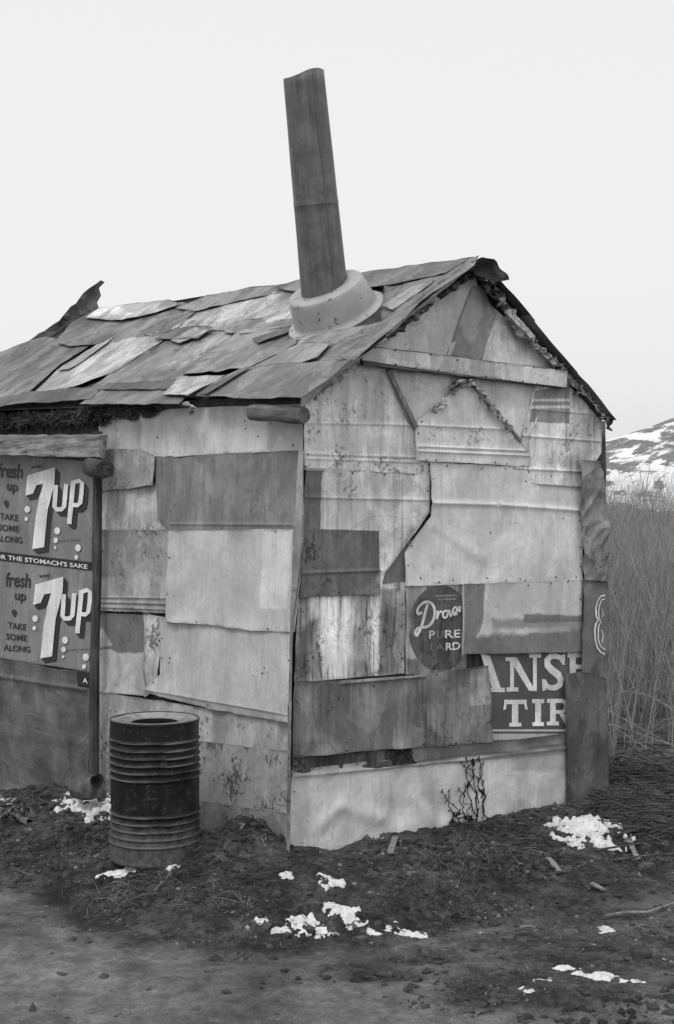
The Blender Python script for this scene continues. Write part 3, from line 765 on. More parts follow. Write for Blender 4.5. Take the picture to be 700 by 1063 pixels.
# right shoulder
G([(556, 398), (588, 398), (626, 432), (624, 470), (604, 505), (535, 502), (531, 488), (541, 455)], 4,
  gm(172, rust=0.34, streak=0.35, speck=0.6, masks=[gmask([(552, 405), (588, 402), (588, 440), (547, 438)], 112, 0.003, 0.02),
                                         gmask([(550, 414), (588, 414), (588, 417), (549, 417)], 190, 0.003, 0.004, .8),
                                         gmask([(549, 421), (588, 421), (588, 424), (549, 424)], 190, 0.003, 0.004, .8),
                                         gmask([(532, 486), (603, 488), (603, 503), (534, 501)], 178, 0.003, 0.02, .8),
                                         gmask([(600, 430), (626, 434), (622, 470), (606, 480)], 120, 0.02, 0.12, 0.5)]),
  ridges=[((545, 424), (620, 430), 0.005, 0.004), ((540, 452), (622, 458), 0.005, 0.005), ((535, 486), (612, 490), 0.006, 0.006)], nails=0.2)
# mid left, half painted
G([(316, 486), (447, 490), (446, 532), (424, 562), (400, 594), (393, 617), (309, 620)], 2,
  gm(172, rust=0.3, streak=0.3, speck=0.6, masks=[gmask([(300, 488), (332, 488), (331, 560), (300, 560)], 96, 0.003, 0.02),
                                         gmask([(300, 548), (392, 551), (393, 622), (300, 622)], 86, 0.002, 0.008),
                                         gmask([(450, 515), (450, 560), (400, 620), (392, 600)], 125, 0.01, 0.12, .5)]),
  ridges=[((316, 516), (444, 519), 0.006, 0.005), ((312, 595), (396, 592), 0.006, 0.005)], nails=0.2, lift=0.02)
G([(392, 560), (430, 560), (424, 612), (385, 616)], 0, gm(100, rust=0.4))
# large pale sheet
G([(446, 480), (535, 484), (604, 499), (605, 604), (421, 608), (421, 574), (447, 536)], 3, gm(165, rust=0.02, blotch=0.12, streak=0.12, wrinkle=0.35),
  ridges=[((447, 522), (520, 524), 0.009, 0.009), ((520, 524), (603, 530), 0.009, 0.008), ((450, 545), (500, 580), 0.02, 0.006), ((540, 520), (590, 600), 0.02, 0.005)],
  nails=0.16, buckle=0.008, nailpts=[(437, 600), (470, 602), (505, 600), (540, 601), (577, 599), (598, 599), (509, 553), (585, 538)])
# right strips
G([(601, 477), (626, 479), (629, 530), (630, 604), (607, 602), (602, 560)], 7, gm(104, rust=0.25, blotch=0.35, speck=0.5, wrinkle=0.6), crumple=0.02, lift=0.03, name='corner_strip', step=0.013)
st2, st2h = G([(605, 600), (631, 602), (631, 714), (604, 712)], 6, gm(86, rust=0.2, blotch=0.3), crumple=0.004, name='corner_strip')
G([(588, 700), (606, 697), (629, 704), (634, 856), (590, 856)], 8, gm(76, rust=0.1, blotch=0.35, streak=0.25, speck=0.3), buckle=0.003, lift=0.004, name='corner_board', thick=0.012, nailpts=[(601, 728), (618, 735), (598, 790)])
# row three
G([(309, 616), (420, 604), (420, 699), (305, 708)], 1, gm(172, rust=0.35, streak=0.95, speck=0.6, masks=[gmask([(395, 610), (412, 610), (408, 700), (392, 700)], 92, 0.012, 0.07, 0.8), gmask([(306, 655), (330, 640), (335, 705), (306, 706)], 88, 0.02, 0.12, .7)]), nails=0.3)
lard, lardh = G([(421, 605), (484, 605), (484, 700), (421, 700)], 2, gm(138, rust=0.2, streak=0.6, speck=0.5, masks=[gmask([(421, 685), (484, 680), (484, 700), (421, 700)], 84, 0.01, 0.05, .9)]), name='lard_sign')
G([(480, 606), (605, 602), (606, 677), (479, 679)], 4, gm(152, rust=0.08, blotch=0.15, streak=0.1, speck=0.3, masks=[
   gmask([(478, 600), (500, 600), (498, 640), (494, 655), (478, 682)], 96, 0.006, 0.02), gmask([(478, 660), (606, 650), (606, 682), (478, 682)], 90, 0.012, 0.09),
   gmask([(508, 643), (606, 640), (606, 654), (508, 652)], 104, 0.014, 0.06, .9), gmask([(540, 637), (606, 638), (606, 645), (540, 646)], 80, 0.006, 0.04, .85), gmask([(540, 652), (588, 650), (588, 655), (540, 657)], 135, 0.008, 0.04, .6)]), nails=0.2, lift=0.01)
G([(304, 707), (355, 706), (440, 700), (507, 691), (511, 770), (430, 776), (304, 786)], 5, gm(99, rust=0.22, streak=0.4, blotch=0.3, speck=0.35, masks=[gmask([(484, 695), (508, 692), (510, 730), (484, 732)], 128, 0.003, 0.01, .8)]),
  ridges=[((356, 709), (440, 702), 0.007, 0.012)], nails=0.22, nailpts=[(388, 712), (360, 770)], lift=0.022)
sign, signh = G([(500, 676), (606, 676), (606, 770), (508, 772)], 1, gm(66, rust=0.05, blotch=0.12, streak=0.12, speck=0.35, masks=[
   gmask([(508, 757), (590, 757), (590, 759), (508, 759)], 150, 0.002, 0.002), gmask([(508, 761.5), (590, 761.5), (590, 768), (508, 768)], 138, 0.002, 0.002)]), buckle=0.002, lift=0.002, name='tire_sign')
G([(424, 774), (508, 770), (590, 760), (590, 770), (540, 778), (430, 791)], 4, gm(84, rust=0.25, streak_h=True), lift=0.02)
G([(303, 785), (426, 777), (432, 792), (302, 808)], 3, gm(62, rust=0.5, streak=0.7, speck=0.6))
# bottom sheet
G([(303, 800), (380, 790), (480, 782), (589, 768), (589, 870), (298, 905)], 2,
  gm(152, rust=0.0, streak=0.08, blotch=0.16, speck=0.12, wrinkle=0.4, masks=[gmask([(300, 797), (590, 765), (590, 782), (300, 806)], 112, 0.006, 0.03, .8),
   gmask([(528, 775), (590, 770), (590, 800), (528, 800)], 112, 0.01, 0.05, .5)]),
  ridges=[((303, 806), (480, 789), 0.008, 0.008), ((480, 789), (588, 776), 0.008, 0.008), ((330, 860), (352, 836), 0.03, 0.012), ((352, 836), (395, 850), 0.03, 0.012), ((430, 830), (455, 860), 0.03, 0.01)],
  buckle=0.014, lift=0.01, nails=0.25)

# writing on the gable
PAINTW = tin(204, K=KG, rust=0.2, speck=0.7, blotch=0.15, edged=0)
PAINTD = tin(78, K=KG, rust=0.34, speck=0.8, blotch=0.4, streak=0.4, edged=0)
PAINTG = tin(165, K=KG, rust=0.3, speck=0.9, blotch=0.25, edged=0)
def z2(pts): return [(410+x/3.043, 590+y/3.043) for x, y in pts]
L_ = []
L_ += [z2(q) for q in [
  [(270, 268), (300, 276), (335, 378), (308, 378)], [(258, 340), (305, 340), (308, 352), (258, 352)], [(290, 377), (347, 377), (347, 391), (290, 391)],
  [(360, 281), (385, 281), (438, 378), (438, 387), (424, 387), (370, 300)], [(364, 290), (376, 290), (376, 380), (364, 380)], [(352, 376), (390, 376), (390, 389), (352, 389)], [(350, 281), (372, 281), (372, 293), (350, 293)],
  [(436, 274), (448, 274), (448, 388), (436, 388)], [(424, 270), (462, 270), (462, 282), (424, 282)],
  [(553, 268), (572, 268), (572, 350), (553, 350)], [(546, 266), (596, 266), (596, 282), (546, 282)], [(570, 304), (596, 304), (596, 318), (570, 318)],
  [(543, 345), (600, 345), (600, 356), (543, 356)],
  [(370, 428), (390, 428), (390, 490), (370, 490)], [(345, 415), (417, 415), (417, 429), (345, 429)], [(345, 429), (353, 429), (350, 446), (342, 446)], [(409, 429), (417, 429), (420, 446), (412, 446)], [(362, 488), (400, 488), (400, 500), (362, 500)],
  [(443, 425), (462, 425), (462, 488), (443, 488)], [(434, 413), (471, 413), (471, 426), (434, 426)], [(434, 486), (471, 486), (471, 498), (434, 498)],
  [(490, 424), (508, 424), (508, 486), (490, 486)], [(480, 412), (530, 412), (530, 425), (480, 425)], [(480, 484), (518, 484), (518, 496), (480, 496)],
  [(508, 448), (530, 448), (530, 459), (508, 459)], [(528, 412), (545, 420), (548, 436), (543, 452), (528, 459), (528, 448), (534, 440), (534, 430), (528, 425)], [(518, 458), (534, 456), (556, 492), (538, 492)]]]
Sx = [(531, 296), (524, 283), (508, 277), (492, 279), (481, 290), (483, 307), (497, 322), (514, 335), (524, 350), (521, 367), (507, 377), (490, 377), (477, 369), (471, 354)]
L_ += stroke(z2(Sx), [4, 5, 5.5, 6, 6.5, 7, 7.5, 7.5, 7, 6.5, 6, 5.5, 5, 4])
L_ += [z2([(524, 274), (538, 270), (536, 305), (528, 305)]), z2([(464, 350), (474, 350), (478, 384), (466, 388)])]
LT = [q for q in L_ if np.mean([p[1] for p in q]) > 590+402/3.043]; LA = [q for q in L_ if np.mean([p[1] for p in q]) <= 590+402/3.043]

for lo_, hi_ in ((0, 348.5), (348.5, 463), (463, 541), (541, 900)): decal('painted_letter', GA, signh, [q for q in LA if lo_ <= (np.mean([p[0] for p in q])-410)*3.043 < hi_], PAINTW, sign, 0.002)
for lo_, hi_ in ((0, 427), (427, 474), (474, 700)): decal('painted_letter', GA, signh, [q for q in LT if lo_ <= (np.mean([p[0] for p in q])-410)*3.043 < hi_], PAINTW, sign, 0.002)
decal('emblem', GA, lardh, [disc(457, 652, 33, 45, 36)], PAINTD, lard, 0.002)
def smooth_line(p, n=6):
    p = np.asarray(p, float); o = []; q = np.vstack([2*p[0]-p[1], p, 2*p[-1]-p[-2]])
    for i in range(1, len(q)-2):
        for k_ in range(n):
            t = k_/n; o.append(0.5*((2*q[i])+(-q[i-1]+q[i+1])*t+(2*q[i-1]-5*q[i]+4*q[i+1]-q[i+2])*t*t+(-q[i-1]+3*q[i]-3*q[i+1]+q[i+2])*t**3))
    o.append(p[-1]); return np.array(o)
Dr = []
for pts_, w_ in (([(106, 112), (98, 140), (90, 170), (80, 196), (70, 212), (64, 205), (70, 192), (86, 186), (106, 184), (122, 168), (130, 146), (127, 122), (114, 108), (96, 106), (80, 116), (70, 132), (74, 144), (86, 138)], 2.9),
                 ([(134, 136), (140, 138), (136, 160), (141, 146), (148, 136), (155, 138)], 2.1),
                 ([(168, 132), (159, 138), (157, 150), (164, 156), (172, 148), (173, 137), (167, 132)], 2.0),
                 ([(178, 130), (182, 150), (187, 144), (192, 126)], 2.0),
                 ([(192, 142), (202, 137), (204, 126), (197, 122), (191, 134), (194, 146), (205, 142)], 2.0),
                 ([(209, 120), (212, 136), (216, 118)], 2.0)):
    Dr += stroke(z2(smooth_line([(64+(x-64)*0.92, y) for x, y in pts_])), w_)
decal('brand_script', GA, lardh, Dr, PAINTG, lard, 0.0035)
text_decal('lettering', GA, lardh, [('P', (445.5, 663), (451.5, 662.7), 8.5, 0, 0.022), ('RE', (462, 662.3), (478, 661.5), 8.5, 0, 0.022), ('RD', (463, 675), (478, 674), 8, 0, 0.022), ('SHORTENING', (452, 619.5), (474, 619), 2.0, 0, 0.0), ('ALL PURPOSE', (454, 623), (473, 622.5), 1.8, 0, 0.0)], PAINTG, lard, 0.0035)
text_decal('lettering', GA, lardh, [('U', (453.5, 662.7), (460, 662.4), 8.5, 0, 0.022), ('LA', (447, 675.5), (461.5, 675), 8, 0, 0.022)], tin(84, K=KG, rust=0.3, speck=0.9, edged=0), lard, 0.0035)
def z8(pts): return [(590+x/4.43, 460+y/4.43) for x, y in pts]
em = stroke(z8([(168, 700), (148, 704), (132, 725), (124, 760), (126, 795), (134, 815), (124, 830), (119, 860), (122, 905), (132, 940), (148, 962), (168, 972)]), 1.7)
em += stroke(z8([(168, 716), (152, 720), (140, 745), (135, 775), (138, 805), (146, 822), (136, 840), (133, 870), (136, 905), (146, 935), (168, 950)]), 1.2)
em += stroke(z8([(150, 760), (160, 790), (152, 800)]), 1.0)+stroke(z8([(150, 860), (160, 880), (152, 915)]), 1.0)
decal('emblem', GA, st2h, em, PAINTW, st2, 0.004)

# black tarry smears on the bottom sheet: dead creeper stuck to the tin
def creeper():
    rnd = random.Random(12); V, Fc = [], []; b0 = 0
    starts = [((494, 856), (490, 790)), ((486, 858), (480, 815)), ((500, 852), (503, 788)), ((478, 862), (464, 820)), ((490, 850), (472, 842)), ((497, 830), (484, 790))]
    for a, b in starts:
        for r_ in range(2):
            path = []; 
            for i in range(9):
                t = i/8; px = a[0]+(b[0]-a[0])*t+rnd.gauss(0, 2.4)+4*math.sin(t*5+r_*2); py = a[1]+(b[1]-a[1])*t+rnd.gauss(0, 1.5)
                path.append(GA.hit(px, py, 0.026+0.004*rnd.random()))
            v, f = tube(path, [0.0022*(1-0.5*i/8)+0.0008 for i in range(9)], 5, True); V += v; Fc += [[i+b0 for i in q] for q in f]; b0 += len(v)
            for i in range(1, 9):
                for _ in range(rnd.choice([0, 1, 1, 2])):
                    p = path[i]; s_ = 0.005+0.013*rnd.random()**2; ang = rnd.random()*6.28
                    s_ *= 1.3; e1 = GA.U*math.cos(ang)*0.4+GA.V*(0.7+0.5*abs(math.sin(ang))); e2 = GA.N*0.4-GA.U*math.sin(ang)+GA.V*math.cos(ang)
                    vv = [p-e1*s_, p-e2*s_*.5, p+e1*s_+GA.N*.006, p+e2*s_*.6]; V += vv; Fc.append([b0, b0+1, b0+2, b0+3]); b0 += 4
    return mk('dead_creeper', V, Fc, plain('black_leaf', 0.018, 0.9, 0.3), None, False)
tag(creeper(), 'withered black creeper clinging to the pale bottom tin of the gable', 'plant')

# the batten board across the gable
BO = wood(70, KG, 7, 'X', 0.35, RZG)
A_, B_ = GA.hit(375, 368.5, 0.05), GA.hit(588, 394, 0.05)
bv, bf = bar(A_, B_, GA.V*0.088, GA.N*0.035, 30, 0.004, 4)
cross = mk('cross_board', bv, bf, BO, shack, False)
sheet('board_tin', GA, [(376, 359), (436, 366), (505, 375), (589, 385), (588, 402), (500, 391), (440, 383), (376, 374)], 12.7, gm(160, rust=0.15, speck=0.4, masks=[gmask([(436, 360), (504, 370), (503, 394), (437, 386)], 128, 0.003, 0.008, .8)]), cross, lift=0.004, buckle=0.003, nails=0.14)
# diagonal laths
def lath(surf, a, b, h, w, t, mat, name='lath', parent=None, seed=1):
    A, B = surf.hit(*a, h), surf.hit(*b, h); d = unit(B-A); s_ = np.cross(d, surf.N)
    v, f = bar(A, B, s_*w, surf.N*t, 16, 0.003, seed); return mk(name, v, f, mat, parent or shack, False)
LW = wood(96, KG, 9, 'Z', 0.4)
lath(GA, (403, 384), (432, 444), 0.03, 0.02, 0.016, LW, seed=4)
lath(GA, (485, 392), (541, 458), 0.036, 0.012, 0.01, LW, seed=5)
lath(GA, (526, 322), (554, 352), 0.06, 0.03, 0.016, wood(140, KG, 11, 'Z', 0.3), seed=7)
# rake edging: bent tin along the slopes
RAKE = tin(150, K=KG, rust=0.35, speck=0.6, blotch=0.3)
def strip(surf, pts, h, mat, name, **k):
    return sheet(name, surf, pts, h/0.0055, mat, shack, **k)
strip(GA, [(312, 424), (345, 395), (400, 351), (450, 309), (488, 279), (496, 270), (492, 266), (440, 303), (390, 345), (312, 413)], 0.078, RAKE, 'rake_strip', crumple=0.006, lift=0.015)
# rag and paper stuffed under the rakes
RAG = plain('dirty_rag', 0.42, 0.95, 0.45, 30, 0.6, 0.004, 0.1); RAG2 = plain('sooty_rag', 0.10, 0.95, 0.5, 24, 0.6, 0.004, 0.1)
def rag(pts, h, w, amp, mat, seed, surf=GA, name='rag_stuffing', parent=None):
    v, f = crumple([surf.hit(x, y, h) for x, y in pts], w, amp, 0.011, 7, seed, surf.N)
    return mk(name, v, f, mat, parent or shack, True, thick=0.0015)
rag([(500, 290), (518, 308), (530, 330), (545, 350), (560, 362), (578, 380)], 0.05, 0.07, 0.025, RAG, 3)
rag([(500, 288), (508, 300), (516, 310)], 0.06, 0.06, 0.03, RAG2, 5)
rag([(580, 380), (600, 402), (618, 420), (630, 434)], 0.05, 0.05, 0.016, RAG, 8)
rag([(624, 432), (632, 437), (630, 445)], 0.07, 0.05, 0.022, RAG2, 9)
rag([(400, 350), (425, 332), (436, 322), (450, 312)], 0.05, 0.05, 0.02, RAG2, 13)
rag([(430, 330), (440, 318), (452, 308)], 0.065, 0.035, 0.016, RAG, 15)
rag([(324, 412), (350, 392), (372, 374)], 0.05, 0.04, 0.016, RAG, 17)
rag([(455, 310), (480, 290), (494, 282)], 0.05, 0.04, 0.02, RAG2, 19)
rag([(468, 406), (478, 397), (490, 398), (499, 404)], 0.05, 0.055, 0.02, RAG, 23)
rag([(449, 426), (457, 421), (463, 414)], 0.05, 0.04, 0.016, RAG, 25)
rag([(500, 410), (510, 424), (522, 436), (530, 446)], 0.055, 0.04, 0.018, RAG, 27)

# ------------------------------------------------------------------ side wall sheets
KS = 0.54
def smt(g, **k): return tin(g, K=KS, **k)
def smask(poly, g, soft=0.004, wob=0.01, amt=1.0): return ([SI.uv(*p) for p in poly], g, soft, wob, amt)
def S(pts, layer, mat, **k): return sheet(k.pop('name', 'metal_sheet'), SI, pts, layer, mat, k.pop('parent', shack), step=k.pop('step', 0.024), **k)
S([(104, 428), (160, 412), (160, 472), (104, 474)], 0, smt(150, rust=0.15, blotch=0.15))
S([(146, 420), (200, 408), (314, 408), (314, 468), (230, 471), (146, 477)], 2, smt(158, rust=0.12, blotch=0.12, streak=0.12, speck=0.2), nailpts=[(164, 454), (191, 470), (254, 437), (255, 445), (281, 440), (304, 462), (268, 453)],
  ridges=[((281, 436), (281, 468), 0.004, 0.003), ((254, 418), (254, 440), 0.004, -0.003)])
S([(104, 471), (118, 466), (146, 466), (162, 474), (160, 504), (130, 508), (104, 510)], 4, smt(128, rust=0.25, blotch=0.25), lift=0.025)
S([(104, 507), (160, 500), (176, 500), (180, 552), (104, 552)], 1, smt(140, rust=0.2, streak=0.35, masks=[smask([(104, 510), (166, 510), (166, 530), (104, 536)], 165, 0.02, 0.1, .6)]))
S([(158, 473), (178, 474), (180, 553), (165, 540)], 3, smt(112, rust=0.2, streak=0.4))
S([(173, 474), (230, 471), (314, 467), (314, 552), (176, 552)], 2.6, smt(104, rust=0.1, streak=0.22, blotch=0.2, speck=0.25, masks=[smask([(206, 480), (222, 480), (222, 548), (206, 548)], 122, 0.02, 0.08, .6)]),
  ridges=[((273, 468), (277, 548), 0.005, 0.005), ((183, 474), (184, 548), 0.005, 0.006), ((178, 474), (180, 548), 0.005, 0.005), ((176, 544), (314, 545), 0.006, 0.005)], nails=0.3)
S([(105, 550), (177, 550), (180, 637), (104, 634)], 3, smt(122, rust=0.28, blotch=0.3, speck=0.35, masks=[smask([(104, 600), (178, 596), (178, 618), (104, 616)], 150, 0.02, 0.12, .6)]),
  ridges=[((105, 620), (178, 621), 0.005, 0.006), ((105, 625), (178, 627), 0.005, 0.007), ((105, 630), (178, 633), 0.005, 0.006)], nails=0.3)
S([(104, 636), (152, 638), (152, 722), (96, 718)], 1, smt(150, rust=0.15, blotch=0.2, masks=[smask([(90, 630), (152, 630), (152, 676), (140, 678), (96, 672)], 88, 0.006, 0.05, .95), smask([(98, 662), (108, 652), (118, 670), (98, 673)], 145, 0.006, 0.02)]), lift=0.01)
S([(149, 636), (169, 640), (164, 716), (150, 724)], 2, smt(142, rust=0.45, streak=0.6, speck=0.7), lift=0.01, crumple=0.008)
S([(175, 551), (312, 549), (312, 600), (306, 656), (262, 655), (216, 648), (172, 645)], 6, smt(152, rust=0.02, blotch=0.1, streak=0.1, speck=0.12,
   masks=[smask([(280, 552), (309, 552), (305, 632), (276, 632)], 172, 0.002, 0.012, .75)]), ridges=[((284, 556), (280, 630), 0.004, 0.003), ((296, 556), (294, 630), 0.004, 0.003)], lift=0.02, buckle=0.006, nails=0.35)
S([(167, 640), (304, 652), (302, 750), (228, 738), (166, 723), (148, 718), (166, 700)], 4, smt(148, rust=0.04, blotch=0.1, streak=0.12, speck=0.2, masks=[smask([(150, 712), (302, 738), (302, 752), (150, 725)], 120, 0.008, 0.05, .7)]),
  ridges=[((180, 648), (181, 725), 0.004, 0.003), ((222, 652), (221, 735), 0.004, 0.003), ((262, 655), (261, 742), 0.004, 0.003), ((152, 716), (300, 742), 0.006, 0.006)], nails=0.25, lift=0.018, nailpts=[(176, 688), (273, 699), (275, 693), (177, 683)])
S([(94, 716), (200, 733), (301, 748), (301, 786), (200, 772), (94, 757)], 1, smt(138, rust=0.3, blotch=0.25, speck=0.5), lift=0.005)
S([(94, 754), (200, 768), (301, 780), (301, 850), (200, 838), (94, 815)], 2, smt(124, rust=0.42, blotch=0.2, speck=0.6), lift=0.005)
S([(94, 805), (200, 830), (301, 845), (300, 905), (94, 880)], 3, smt(104, rust=0.35, blotch=0.3, speck=0.5), lift=0.005, nails=0.3)
S([(304, 640), (315, 560), (315, 468), (310, 466), (304, 560), (301, 650), (298, 890), (301, 892)], 9, smt(120, rust=0.3, blotch=0.3), lift=0.002, jit=0.001, name='corner_strip')

# the doorway end, covered with soft drink signs
SB = 100
top_sign, tsh = S([(-14, 471), (97, 479), (96, 588), (-14, 573)], 3, smt(SB, rust=0.16, blotch=0.14, streak=0.16, speck=0.4), lift=0.002, buckle=0.002, jit=0.001, name='soda_sign', label='upper printed soda sign, whole and flat, big white numeral')
mid_s, msh = S([(-14, 571), (97, 584), (96, 600), (-14, 588)], 4, smt(26, rust=0.0, blotch=0.1, speck=0.1), lift=0.001, buckle=0.001, jit=0.001, name='slogan_strip')
bot_sign, bsh = S([(-14, 580.5), (97, 593), (93, 697), (-14, 682)], 5, smt(SB+4, rust=0.14, blotch=0.14, streak=0.16, speck=0.4), lift=0.002, buckle=0.002, jit=0.001, name='soda_sign', label='lower printed soda sign, cut short by the door post')
WHT = tin(226, K=KS, rust=0.12, speck=0.35, blotch=0.10, streak=0.12, edged=0); BLK = tin(34, K=KS, rust=0.0, speck=0.2, blotch=0.1, edged=0)
def z1(pts, d=(0, 0)): return [(x/3.8+d[0], 440+y/3.8+d[1]) for x, y in pts]
SEV = [(140, 634), (250, 602), (247, 665), (220, 770), (206, 917), (160, 925), (172, 800), (188, 720), (202, 668), (176, 672), (162, 706), (132, 714)]
Uu = [(252, 672), (250, 715), (247, 758), (256, 768), (275, 768), (286, 756), (290, 712), (294, 668)]
Pp = [(322, 655), (317, 710), (312, 760), (306, 826)]
Pb = [(318, 664), (345, 655), (356, 664), (354, 705), (349, 742), (338, 752), (316, 750)]
def soda(parent, surf, hf, d, extra_shift):
    dk = []
    for k_ in range(1, 5):
        dk += [z1([(x+4.5*k_, y+5*k_) for x, y in SEV], d)]
        for line, w in ((Uu, 4.6), (Pp, 4.8), (Pb, 4.4)): dk += stroke(z1([(x+4.5*k_, y+5*k_) for x, y in line], d), w)
    decal('letter_shadow', surf, hf, dk, BLK, parent, 0.0015)
    wt = [z1(SEV, d)]
    for line, w in ((Uu, 4.6), (Pp, 4.8), (Pb, 4.4)): wt += stroke(z1(line, d), w)
    for x, y, r in ((140, 768, 11), (136, 806, 7), (258, 853, 12), (252, 890, 9), (250, 919, 5), (340, 920, 12), (333, 957, 8)): wt.append(z1(disc(x, y, r, r*1.2), d))
    decal('brand_lettering', surf, hf, wt, WHT, parent, 0.0065)
    def q(x, y): return z1([(x, y)], d)[0]
    text_decal('lettering', surf, hf, [
        ('fresh', q(20, 640), q(120, 645), 15, 0.1, 0.02), ('up', q(58, 692), q(103, 697), 10, 0.1, 0.02), ('with', q(152, 606), q(196, 604), 4, 0.2, 0.01),
        ('TAKE', q(32, 806), q(104, 814), 6.6, 0, 0.02), ('SOME', q(24, 850), q(108, 858), 6.6, 0, 0.02), ('ALONG', q(14, 893), q(120, 902), 6.6, 0, 0.02),
        ('You like it, it likes you', q(262, 897), q(352, 890), 2.0, 0.2, 0.0)], BLK, parent, 0.0035)
    decal('finger_mark', surf, hf, [z1([(46, 738), (56, 730), (68, 742), (64, 756), (58, 764), (50, 752)], d)], BLK, parent, 0.0035)
soda(bot_sign, SI, bsh, (0, 0), 0)
soda(top_sign, SI, tsh, (-8.4, -113.4), 0)
text_decal('lettering', SI, msh, [("FOR THE STOMACH'S SAKE", (-9, 579), (91, 590.5), 4.6, 0, 0.02)], WHT, mid_s, 0.003)
low = S([(-14, 681), (30, 688), (60, 694), (93, 697), (96, 712), (94, 815), (76, 839), (40, 832), (-14, 820)], 6.5, smt(76, rust=0.15, blotch=0.3, streak=0.2, streak_h=True, speck=0.4),
  ridges=[((-14, 700), (90, 716), 0.012, 0.01), ((-14, 760), (92, 770), 0.02, 0.008)], lift=0.02, buckle=0.014, name='tarpaper_sheet')
tabs, tabh = S([(80, 697), (94, 699), (93, 714), (81, 712)], 9.5, smt(28, rust=0), lift=0.001, buckle=0.001, name='sign_scrap')
text_decal('lettering', SI, tabh, [('A', (86, 708.5), (91, 709.5), 5.5, 0, 0.02)], WHT, tabs, 0.003)
# post, lintel plank, peg
PO = wood(58, KS, 15, 'Z', 0.5)
def pole(surf, a, b, h, r0, r1, mat, name, seed, n=10, wob=0.15):
    A, B = surf.hit(*a, h), surf.hit(*b, h); k_ = 14
    pth = [A+(B-A)*i/k_+surf.U*0.006*float(vnoise(i*.4, 0, 0, seed)) for i in range(k_+1)]
    v, f = tube(pth, [r0+(r1-r0)*i/k_ for i in range(k_+1)], n, True, wob, seed); return mk(name, v, f, mat, shack, True)
pole(SI, (102, 448), (97, 850), 0.09, 0.024, 0.026, PO, 'door_post', 31)
A_, B_ = SI.hit(-20, 462, 0.11), SI.hit(107, 463, 0.11)
bv, bf = bar(A_, B_, SI.V*0.115, SI.N*0.05, 26, 0.007, 8); mk('lintel_plank', bv, bf, wood(108, KS, 17, 'X', 0.55, RZS), shack, False)
A_, B_ = SI.hit(92, 486, 0.13), SI.hit(110, 487, 0.16)
v, f = tube([A_, A_+(B_-A_)*.3, A_+(B_-A_)*.7, B_], [0.046, 0.052, 0.05, 0.048], 7, True, 0.3, 5); mk('wooden_peg', v, f, wood(60, KS, 19, 'X', 0.5), shack, True)
# eave log stub and far-left eave darkness with straw
A_, B_ = SI.hit(262, 428, 0.13), SI.hit(316, 431, 0.10); k_ = 8
v, f = tube([A_+(B_-A_)*i/k_ for i in range(k_+1)], [0.037+0.002*math.sin(i*1.3) for i in range(k_+1)], 16, True, 0.07, 7); mk('log_stub', v, f, wood(80, KS, 21, 'X', 0.4, RZS), shack, True)
def straw(surf, a, b, h, drop, cnt, mat, seed, name='straw_stuffing'):
    rnd_ = random.Random(seed); V, Fc = [], []; b0 = 0; A, B = surf.hit(*a, h), surf.hit(*b, h)
    for i in range(cnt):
        t = rnd_.random(); p = A+(B-A)*t+surf.V*rnd_.gauss(0, drop*0.4)+surf.N*rnd_.gauss(0, 0.015); an = rnd_.gauss(0, 0.7)+(1.57 if rnd_.random() < .25 else 0); L_ = 0.03+0.09*rnd_.random()
        d = (surf.U*math.cos(an)+surf.V*math.sin(an)*0.8+surf.N*rnd_.gauss(0, .3))*L_
        v, f = tube([p-d/2, p+surf.V*0.006*rnd_.gauss(0, 1), p+d/2-surf.V*0.008], [0.003*rnd_.random()+.001]*3, 3, False); V += v; Fc += [[k+b0 for k in q] for q in f]; b0 += len(v)
    return mk(name, V, Fc, mat, shack, True)
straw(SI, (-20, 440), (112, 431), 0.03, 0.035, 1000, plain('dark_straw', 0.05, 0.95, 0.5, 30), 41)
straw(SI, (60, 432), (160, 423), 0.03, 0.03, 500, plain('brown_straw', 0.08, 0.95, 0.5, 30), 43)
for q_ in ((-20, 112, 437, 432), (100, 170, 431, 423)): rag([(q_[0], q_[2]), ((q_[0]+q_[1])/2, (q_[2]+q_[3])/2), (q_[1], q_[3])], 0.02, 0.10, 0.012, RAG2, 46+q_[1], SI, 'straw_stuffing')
rag([(192, 419), (202, 424), (199, 430)], 0.12, 0.03, 0.02, RAG, 45, SI)
pole(SI, (-30, 441), (200, 418), 0.0, 0.035, 0.03, PO, 'eave_pole', 33)
pole(SI, (200, 418), (314, 414), 0.0, 0.03, 0.03, PO, 'eave_pole', 35)

# hidden sides get rough sheets too
rnd = random.Random(3)
RW = Plane(R0, LD, RN); FW = Plane(FC0, RD, -gN)
for s_, Lw, mat_seed in ((RW, LEN, 1), (FW, 1.9, 2)):
    for r_ in range(3):
        x = 0.0; z0 = -0.15+r_*0.72
        while x < Lw:
            w = min(rnd.uniform(0.55, 1.0), Lw-x)
            sheet('metal_sheet', s_, [(x-0.01, z0), (x+w+0.02, z0+rnd.uniform(-.02, .02)), (x+w+0.02, z0+0.75), (x-0.01, z0+0.75+rnd.uniform(-.02, .02))], (-11 if s_ is RW else 1)+rnd.randint(0, 3)+r_, tin(rnd.choice([90, 120, 150, 165]), rust=rnd.uniform(.1, .4)), shack, uvmode='uv', step=0.06); x += w
sheet('metal_sheet', FW, [(0.0, 1.98), (1.95, 1.98), (0.97, 2.7)], 5, tin(140, rust=0.3), shack, uvmode='uv', step=0.06)

